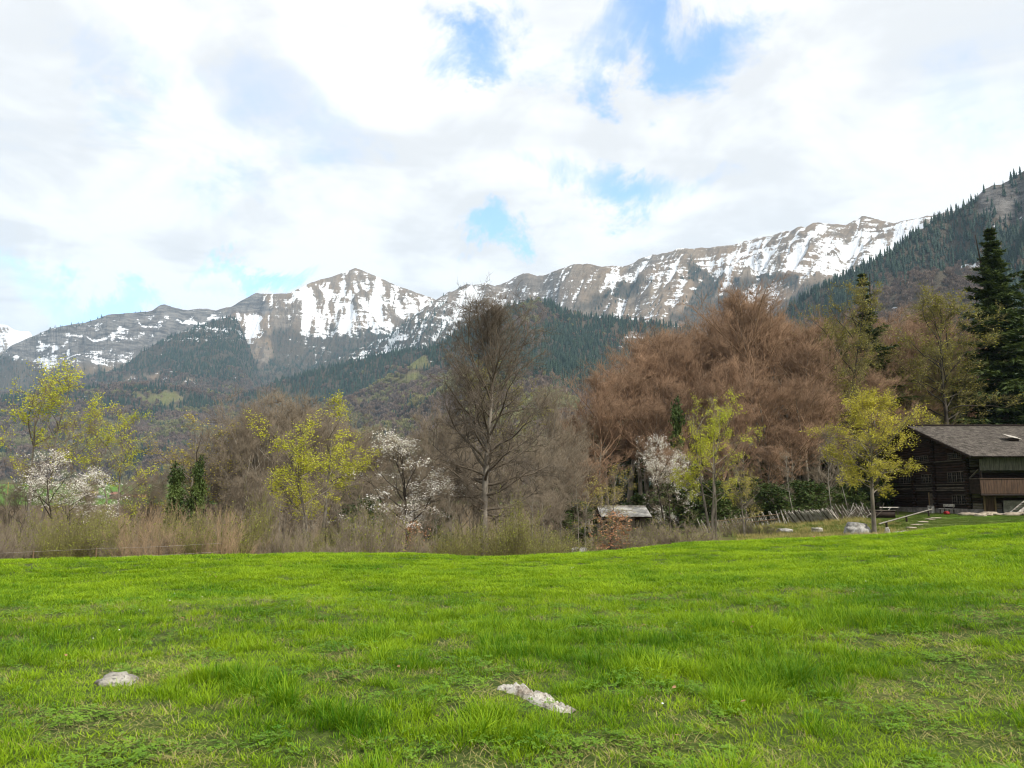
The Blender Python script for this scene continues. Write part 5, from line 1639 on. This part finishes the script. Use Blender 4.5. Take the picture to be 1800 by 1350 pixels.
def build_village():
    R = random.Random(8)
    wm = [simple('village_white_wall', (0.62, 0.60, 0.56), (0.5, 0.48, 0.44), .5), simple('village_brown_wall', (0.16, 0.105, 0.07), (0.1, 0.065, 0.045), .5), simple('village_grey_wall', (0.34, 0.33, 0.32), (0.25, 0.24, 0.23), .5)]
    rm = [simple('village_red_roof', (0.36, 0.17, 0.11), (0.26, 0.12, 0.08), .5), simple('village_brown_roof', (0.20, 0.13, 0.10), (0.13, 0.09, 0.07), .5), simple('village_orange_roof', (0.52, 0.30, 0.14), (0.42, 0.24, 0.11), .5), simple('village_grey_roof', (0.30, 0.30, 0.31), (0.2, 0.2, 0.21), .5)]
    spec = [(4, 874, 30, 2, 3, 'grey house with a pale grey roof at the left edge of the far village'), (22, 879, 22, 1, 0, 'red roofed house at the left edge of the far village'), (24, 861, 14, 1, 1, 'brown barn on the green field above the left village edge'),
            (104, 869, 14, 2, 3, None), (124, 871, 14, 0, 1, None), (140, 870, 12, 0, 0, None), (165, 865, 12, 1, 2, 'small orange roofed chalet high in the far village'), (176, 872, 14, 0, 3, None), (203, 866, 14, 1, 0, None), (208, 872, 18, 0, 3, None), (226, 870, 12, 1, 0, None), (246, 870, 18, 0, 2, 'orange roofed house at the right end of the far village'), (152, 873, 12, 1, 1, None), (190, 874, 12, 0, 1, None)]
    for i, (px, py, w, a, b, lab) in enumerate(spec):
        Y = 900 + R.uniform(-60, 60)
        if i == 2: Y = 1050
        q = at(px, py, Y); zg = hz(q.x, Y) if Y < 150 else None
        W = w / F * Y; D = W * .8
        zb = q.z - W * .55
        o = empty('village_house', (q.x, Y, zb), lab or '%s walled house with a %s roof in the far village' % (('white', 'brown', 'grey')[a], ('red', 'brown', 'orange', 'grey')[b]), 'house', 'houses of the far village', R.uniform(-.5, .5))
        box('wall', wm[a], -W / 2, W / 2, -D / 2, D / 2, -14, W * .36, o)
        for sg in (-1, 1):
            mb = MB(); t = .25
            mb.add([(-W * .6, 0, W * .62), (W * .6, 0, W * .62), (W * .6, sg * D * .68, W * .32), (-W * .6, sg * D * .68, W * .32), (-W * .6, 0, W * .62 + t), (W * .6, 0, W * .62 + t), (W * .6, sg * D * .68, W * .32 + t), (-W * .6, sg * D * .68, W * .32 + t)],
                                [(0, 1, 2, 3), (4, 7, 6, 5), (0, 4, 5, 1), (1, 5, 6, 2), (2, 6, 7, 3), (3, 7, 4, 0)])
            link('roof', mb.mesh('roof', [rm[b]]), o)
        mb = MB(); mb.add([(-W / 2 + .01, -D / 2, W * .36), (-W / 2 + .01, D / 2, W * .36), (-W / 2 + .01, 0, W * .60), (W / 2 - .01, -D / 2, W * .36), (W / 2 - .01, D / 2, W * .36), (W / 2 - .01, 0, W * .60)], tris=[(0, 2, 1), (3, 4, 5)])
        link('gable', mb.mesh('gable', [wm[a]]), o)
        for k in range(3):
            box('window', M_GLASS, -W * .36 + k * W * .27, -W * .36 + k * W * .27 + W * .14, -D / 2 - .06, -D / 2 - .003, W * .08, W * .22, o)
    q0, q1 = at(13, 868, 880), at(13, 848, 880)
    mb = MB(); tubes(mb, np.array([[[0, 0, -12], [0, 0, (q1 - q0).z]]]), np.array([.55]), np.array([.45]), 6)
    link('mast', mb.mesh('mast', [simple('yellow_paint', (0.55, 0.40, 0.08), (0.45, 0.33, 0.06), .5)]), None, q0, label='thin yellow mast at the left edge of the far village', category='mast')


build_house()
build_fence()
build_shed()
LEDGE = build_rocks()
build_village()

# ------------------------------------------------------------------ meadow grass
def blade_clump(seed, n, radius, h0, h1, w, bend, mat, name='grass_clump', splay=0.35):
    rng = np.random.default_rng(seed)
    a = rng.random(n) * 6.283; r = radius * np.sqrt(rng.random(n))
    P = np.stack([np.cos(a) * r, np.sin(a) * r, np.full(n, -0.02)], 1)
    b = a + rng.normal(0, 1.1, n)
    out = np.stack([np.cos(b), np.sin(b), 0 * b], 1)
    h = rng.uniform(h0, h1, n)[:, None]
    lean = (splay * rng.random(n) ** 1.3)[:, None]; bd = (bend * rng.uniform(0.2, 1.2, n))[:, None]
    side = np.stack([-np.sin(b), np.cos(b), 0 * b], 1)
    tw = rng.normal(0, .5, n)[:, None]
    side = nrm(side + out * tw)
    ww = (w * rng.uniform(0.6, 1.25, n))[:, None]
    rows = []
    for f, k in ((0.0, 0.8), (0.4, 1.0), (0.75, 0.7)):
        c = P + out * (lean * f + bd * f * f) * h + UP * h * (f - 0.32 * bd * f * f)
        rows += [c - side * ww * k * .5, c + side * ww * k * .5]
    tip = P + out * (lean + bd) * h + UP * h * (1 - 0.42 * bd)
    v = np.stack(rows + [tip], 1)
    k = (np.arange(n) * 7)[:, None, None]
    mb = MB()
    mb.add(v, quads=(k + np.array([[0, 1, 3, 2], [2, 3, 5, 4]])[None]).reshape(-1, 4), tris=(k + np.array([[4, 5, 6]])[None]).reshape(-1, 3))
    me = mb.mesh(name, [mat])
    attr(me, 'var', np.repeat(rng.random(n), 7))
    return me


def clover_clump(seed, n, radius, size, mat):
    rng = np.random.default_rng(seed)
    mb = MB(); var = []
    for i in range(n):
        a, r = rng.random() * 6.283, radius * math.sqrt(rng.random())
        c = np.array([math.cos(a) * r, math.sin(a) * r, rng.uniform(.03, .08)])
        t0 = rng.random() * 6.283; s = size * rng.uniform(.7, 1.3); tl = rng.normal(0, .25, 2)
        for k in range(3):
            t = t0 + k * 2.094
            d = np.array([math.cos(t), math.sin(t), 0]); e = np.array([-math.sin(t), math.cos(t), 0])
            v = np.array([c, c + d * s * .6 + e * s * .42, c + d * s, c + d * s * .6 - e * s * .42])
            v[:, 2] += (v[:, 0] - c[0]) * tl[0] + (v[:, 1] - c[1]) * tl[1] + [0, .004, 0, .004]
            mb.add(v, quads=[[0, 1, 2, 3]])
        var += [rng.random()] * 12
    me = mb.mesh('clover_clump', [mat]); attr(me, 'var', var)
    return me


def build_grass():
    rng = np.random.default_rng(77)
    MG = leaf_mat('grass_blade', (0.065, 0.180, 0.006), (0.330, 0.470, 0.016), 0.38, inst=True)
    MD = leaf_mat('dry_grass_blade', (0.26, 0.22, 0.075), (0.50, 0.42, 0.19), 0.3, inst=True)
    MC = leaf_mat('clover_leaf', (0.070, 0.180, 0.012), (0.20, 0.34, 0.030), 0.3, inst=True)
    src = [blade_clump(k, 30, .085, .03, .075, .0050, .6, MG, splay=.9) for k in range(4)]            # 0-3 short turf
    src += [blade_clump(10 + k, 28, .075, .055, .125, .0055, .60, MG, splay=.7) for k in range(4)]       # 4-7 medium
    src += [blade_clump(20 + k, 30, .060, .09, .185, .0062, .85, MG, splay=.7) for k in range(3)]       # 8-10 tufts
    src += [blade_clump(30 + k, 14, .080, .03, .10, .0035, .9, MD, 'dry_clump', 1.2) for k in range(2)]  # 11-12 dry
    src += [clover_clump(40 + k, 12, .09, .020, MC) for k in range(2)]                                  # 13-14 clover
    src += [blade_clump(50 + k, 70, .20, .045, .11, .0085, .6, MG, splay=.7) for k in range(4)]        # 15-18 far turf
    # candidate places: polar, denser near the camera
    def ring(r0, r1, dens):
        A = 0.5 * (r1 ** 2 - r0 ** 2) * math.radians(112)
        n = int(A * dens)
        r = np.sqrt(rng.random(n) * (r1 ** 2 - r0 ** 2) + r0 ** 2); a = np.radians(rng.random(n) * 112 - 56)
        return np.sin(a) * r, np.cos(a) * r
    parts = [ring(2.6, 6, 190), ring(6, 9.5, 150), ring(9.5, 14, 95), ring(14, 20, 46), ring(20, 34, 30)]
    x = np.concatenate([p[0] for p in parts]); y = np.concatenate([p[1] for p in parts])
    zone = np.concatenate([np.full(len(p[0]), k) for k, p in enumerate(parts)])
    r = np.hypot(x, y); az = np.arctan2(x, y)
    ok = r < crest_r(az) * 1.12
    # keep the rocks free
    a, b = ground_hit(878, 1206), ground_hit(1012, 1257)
    d = (b - a).normalized(); t = (x - a.x) * d.x + (y - a.y) * d.y
    t = np.clip(t, 0, (b - a).length)
    dist = np.hypot(x - a.x - d.x * t, y - a.y - d.y * t)
    ok &= dist > 0.09
    side = (x - a.x) * d.y - (y - a.y) * d.x                      # > 0 on the camera's side of the ledge
    q = ground_hit(206, 1203)
    ok &= np.hypot((x - q.x) / 1.15, (y - q.y)) > 0.13
    x, y, zone, r, dist, side = x[ok], y[ok], zone[ok], r[ok], dist[ok], side[ok]
    n = len(x)
    z = H(x, y)
    px, py = to_px(x, y, z)
    # sward height: uneven, with tufts where the photograph has them
    hgt = 0.32 + 0.75 * fbm(x / 1.3, y / 1.3, 3, 61) + 0.45 * fbm(x / 0.35, y / 0.35, 2, 62)
    hgt = hgt + (0.30 - hgt) * 0.75 * sstep(7, 13, r)
    for (cx, cy, rx, ry, am) in [(480, 1225, 190, 70, .55), (1260, 1165, 150, 60, .65), (850, 1110, 380, 45, .45), (1500, 1085, 220, 40, .35), (1640, 1035, 160, 25, .3), (1600, 1105, 60, 15, .3), (120, 1125, 160, 40, .35), (900, 1230, 120, 40, .3),
                                 (330, 1185, 150, 40, -.5), (170, 1285, 170, 60, -.45), (1700, 1230, 160, 90, -.5), (1500, 1300, 240, 50, -.35), (700, 1300, 150, 50, -.4), (1050, 1140, 120, 30, -.3)]:
        hgt += am * np.exp(-((px - cx) / rx) ** 2 - ((py - cy) / ry) ** 2)
    hgt -= np.where(side > 0, 0.9 * np.exp(-(dist / .42) ** 2), 0.3 * np.exp(-(dist / .16) ** 2))
    u = rng.random(n)
    idx = np.where(hgt < 0.34, rng.integers(0, 4, n), np.where(hgt < 0.82, rng.integers(4, 8, n), rng.integers(8, 11, n)))
    cl = fbm(x / 0.7 + 5, y / 0.7, 2, 63)
    dry = fbm(x / 0.9, y / 0.9 + 7, 3, 64) + 0.35 * np.exp(-((px - 330) / 170) ** 2 - ((py - 1190) / 30) ** 2) + .4 * np.exp(-((px - 200) / 110) ** 2 - ((py - 1262) / 26) ** 2) + .35 * np.exp(-((px - 1750) / 130) ** 2 - ((py - 1240) / 100) ** 2) + 0.6 * np.exp(-(dist / .2) ** 2) + 0.6 * np.exp(-((x - q.x) ** 2 + (y - q.y) ** 2) / .06)
    near = zone <= 2
    idx = np.where(near & (hgt < .75) & (cl > 0.18) & (u < .40), rng.integers(13, 15, n), idx)
    idx = np.where(near & (hgt < .62) & (dry > 0.02) & (u > .50), rng.integers(11, 13, n), idx)
    idx = np.where(zone >= 3, rng.integers(15, 19, n), idx)
    s = rng.uniform(0.75, 1.2, n)
    sh = np.clip(0.75 + 0.45 * hgt, 0.55, 1.35) * s
    sh = np.where(zone >= 3, sh * 0.85, sh)
    tint = 0.50 + 0.34 * fbm(x / 2.2, y / 2.2, 3, 65) - 0.26 * (hgt - 0.4) + rng.normal(0, .10, n) + 0.18 * fbm(x / 0.5, y / 0.5, 2, 66) + 0.10 * sstep(12, 22, r) + 0.35 * np.clip(dry, 0, .7) * near
    rot = np.stack([rng.normal(0, .08, n), rng.normal(0, .08, n), rng.random(n) * 6.283], 1)
    scatter('grass', np.stack([x, y, z], 1), rot, np.stack([s, s, sh], 1), idx, np.clip(tint, 0, 1), src, label='lush spring grass of uneven height covering the meadow', category='grass')
    # rough tufts on the ground behind the meadow, by the fences and the house
    m = 9000
    xx = rng.uniform(8, 46, m); yy = rng.uniform(30, 66, m)
    keep = (np.hypot(xx, yy) > crest_r(np.arctan2(xx, yy)) * 1.12) & (xx / yy > 0.28) & ~((xx > 36) & (yy > 62))
    xx, yy = xx[keep], yy[keep]; m = len(xx)
    lawn = sstep(22, 25, xx - 0.10 * (yy - 40))
    ids = np.where(rng.random(m) < 0.35 * (1 - lawn), 0, rng.integers(1, 3, m))
    MR = leaf_mat('rough_grass_blade', (0.06, 0.105, 0.015), (0.17, 0.20, 0.040), 0.3, inst=True)
    rs = [blade_clump(70, 40, .25, .12, .34, .010, .5, MD, 'straw_clump', .5), blade_clump(71, 70, .30, .06, .16, .011, .5, MR), blade_clump(72, 70, .30, .06, .20, .011, .5, MR)]
    sc_ = rng.uniform(.8, 1.3, m)
    scatter('rough_grass', np.stack([xx, yy, H(xx, yy)], 1), np.stack([0 * xx, 0 * xx, rng.random(m) * 6.28], 1), np.stack([sc_, sc_, sc_ * (1 - .5 * lawn)], 1), ids, np.clip(rng.normal(.45, .2, m) - .2 * lawn, 0, 1), rs,
            label='rough olive grass between the meadow edge and the fences', category='grass')
    # daisies and fallen petals
    MW = simple('daisy_white', (0.82, 0.80, 0.76), (0.7, 0.68, 0.62), 20, .8)
    MBn = simple('dead_leaf', (0.32, 0.19, 0.09), (0.2, 0.11, 0.05), 20, .8)
    def disc(mat, nm, k, s):
        mb = MB(); aa = np.arange(k) * 6.283 / k
        rr = s * np.where(np.arange(k) % 2, .75, 1)
        v = np.vstack([np.stack([np.cos(aa) * rr, np.sin(aa) * rr, 0 * aa + .1], 1), [[0, 0, .096]]]); mb.add(v, tris=[[i, (i + 1) % k, k] for i in range(k)])
        return mb.mesh(nm, [mat])
    m = 240
    rr = np.sqrt(rng.random(m) * (20 ** 2 - 4 ** 2) + 4 ** 2); aa = np.radians(rng.random(m) * 80 - 40)
    xx, yy = np.sin(aa) * rr, np.cos(aa) * rr
    sc_ = rng.uniform(.6, 1.2, m)
    scatter('daisies', np.stack([xx, yy, H(xx, yy) + .01], 1), np.stack([rng.normal(.25, .25, m), rng.normal(0, .25, m), rng.random(m) * 6], 1), np.stack([sc_] * 3, 1), np.where(rng.random(m) < .65, 0, 1), rng.random(m),
            [disc(MW, 'daisy', 10, .009), disc(MBn, 'dead_leaf', 5, .022)], label='tiny white daisies and dead leaves dotted over the meadow', category='flowers')


build_grass()

# ------------------------------------------------------------------ the air
def build_haze():
    m, t = new_mat('pale_air')
    out = t.n('ShaderNodeOutputMaterial')
    v = t.n('ShaderNodeVolumePrincipled')
    v.inputs['Color'].default_value = (0.52, 0.76, 1.0, 1)
    v.inputs['Density'].default_value = 0.00006
    v.inputs['Anisotropy'].default_value = 0.0
    t.l(v.outputs[0], out.inputs['Volume'])
    mb = MB()
    x0, x1, y0, y1, z0, z1 = -9000, 9000, -3200, 12500, -16, 2150
    vv = [(x, y, z) for x in (x0, x1) for y in (y0, y1) for z in (z0, z1)]
    mb.add(vv, [(0, 1, 3, 2), (4, 6, 7, 5), (0, 4, 5, 1), (2, 3, 7, 6), (0, 2, 6, 4), (1, 5, 7, 3)])
    link('haze', mb.mesh('haze', [m]), kind='stuff', label='thin pale blue air lying over the whole valley', category='haze')


build_haze()


# ------------------------------------------------------------------ alike neighbours told apart by their place
def tell_apart():
    by = {}
    for o in sc.objects:
        if o.parent is None and 'label' in o.keys() and o.get('kind') is None:
            by.setdefault(o['label'], []).append(o)
    word = ['first', 'second', 'third', 'fourth', 'fifth', 'sixth', 'seventh', 'eighth', 'ninth']
    for lab, obs in by.items():
        if 1 < len(obs) <= 9:
            obs.sort(key=lambda o: o.location.x / o.location.y)
            for k, o in enumerate(obs):
                o['label'] = lab + (', left one' if len(obs) == 2 and k == 0 else ', right one' if len(obs) == 2 else ', %s from left' % word[k])


tell_apart()
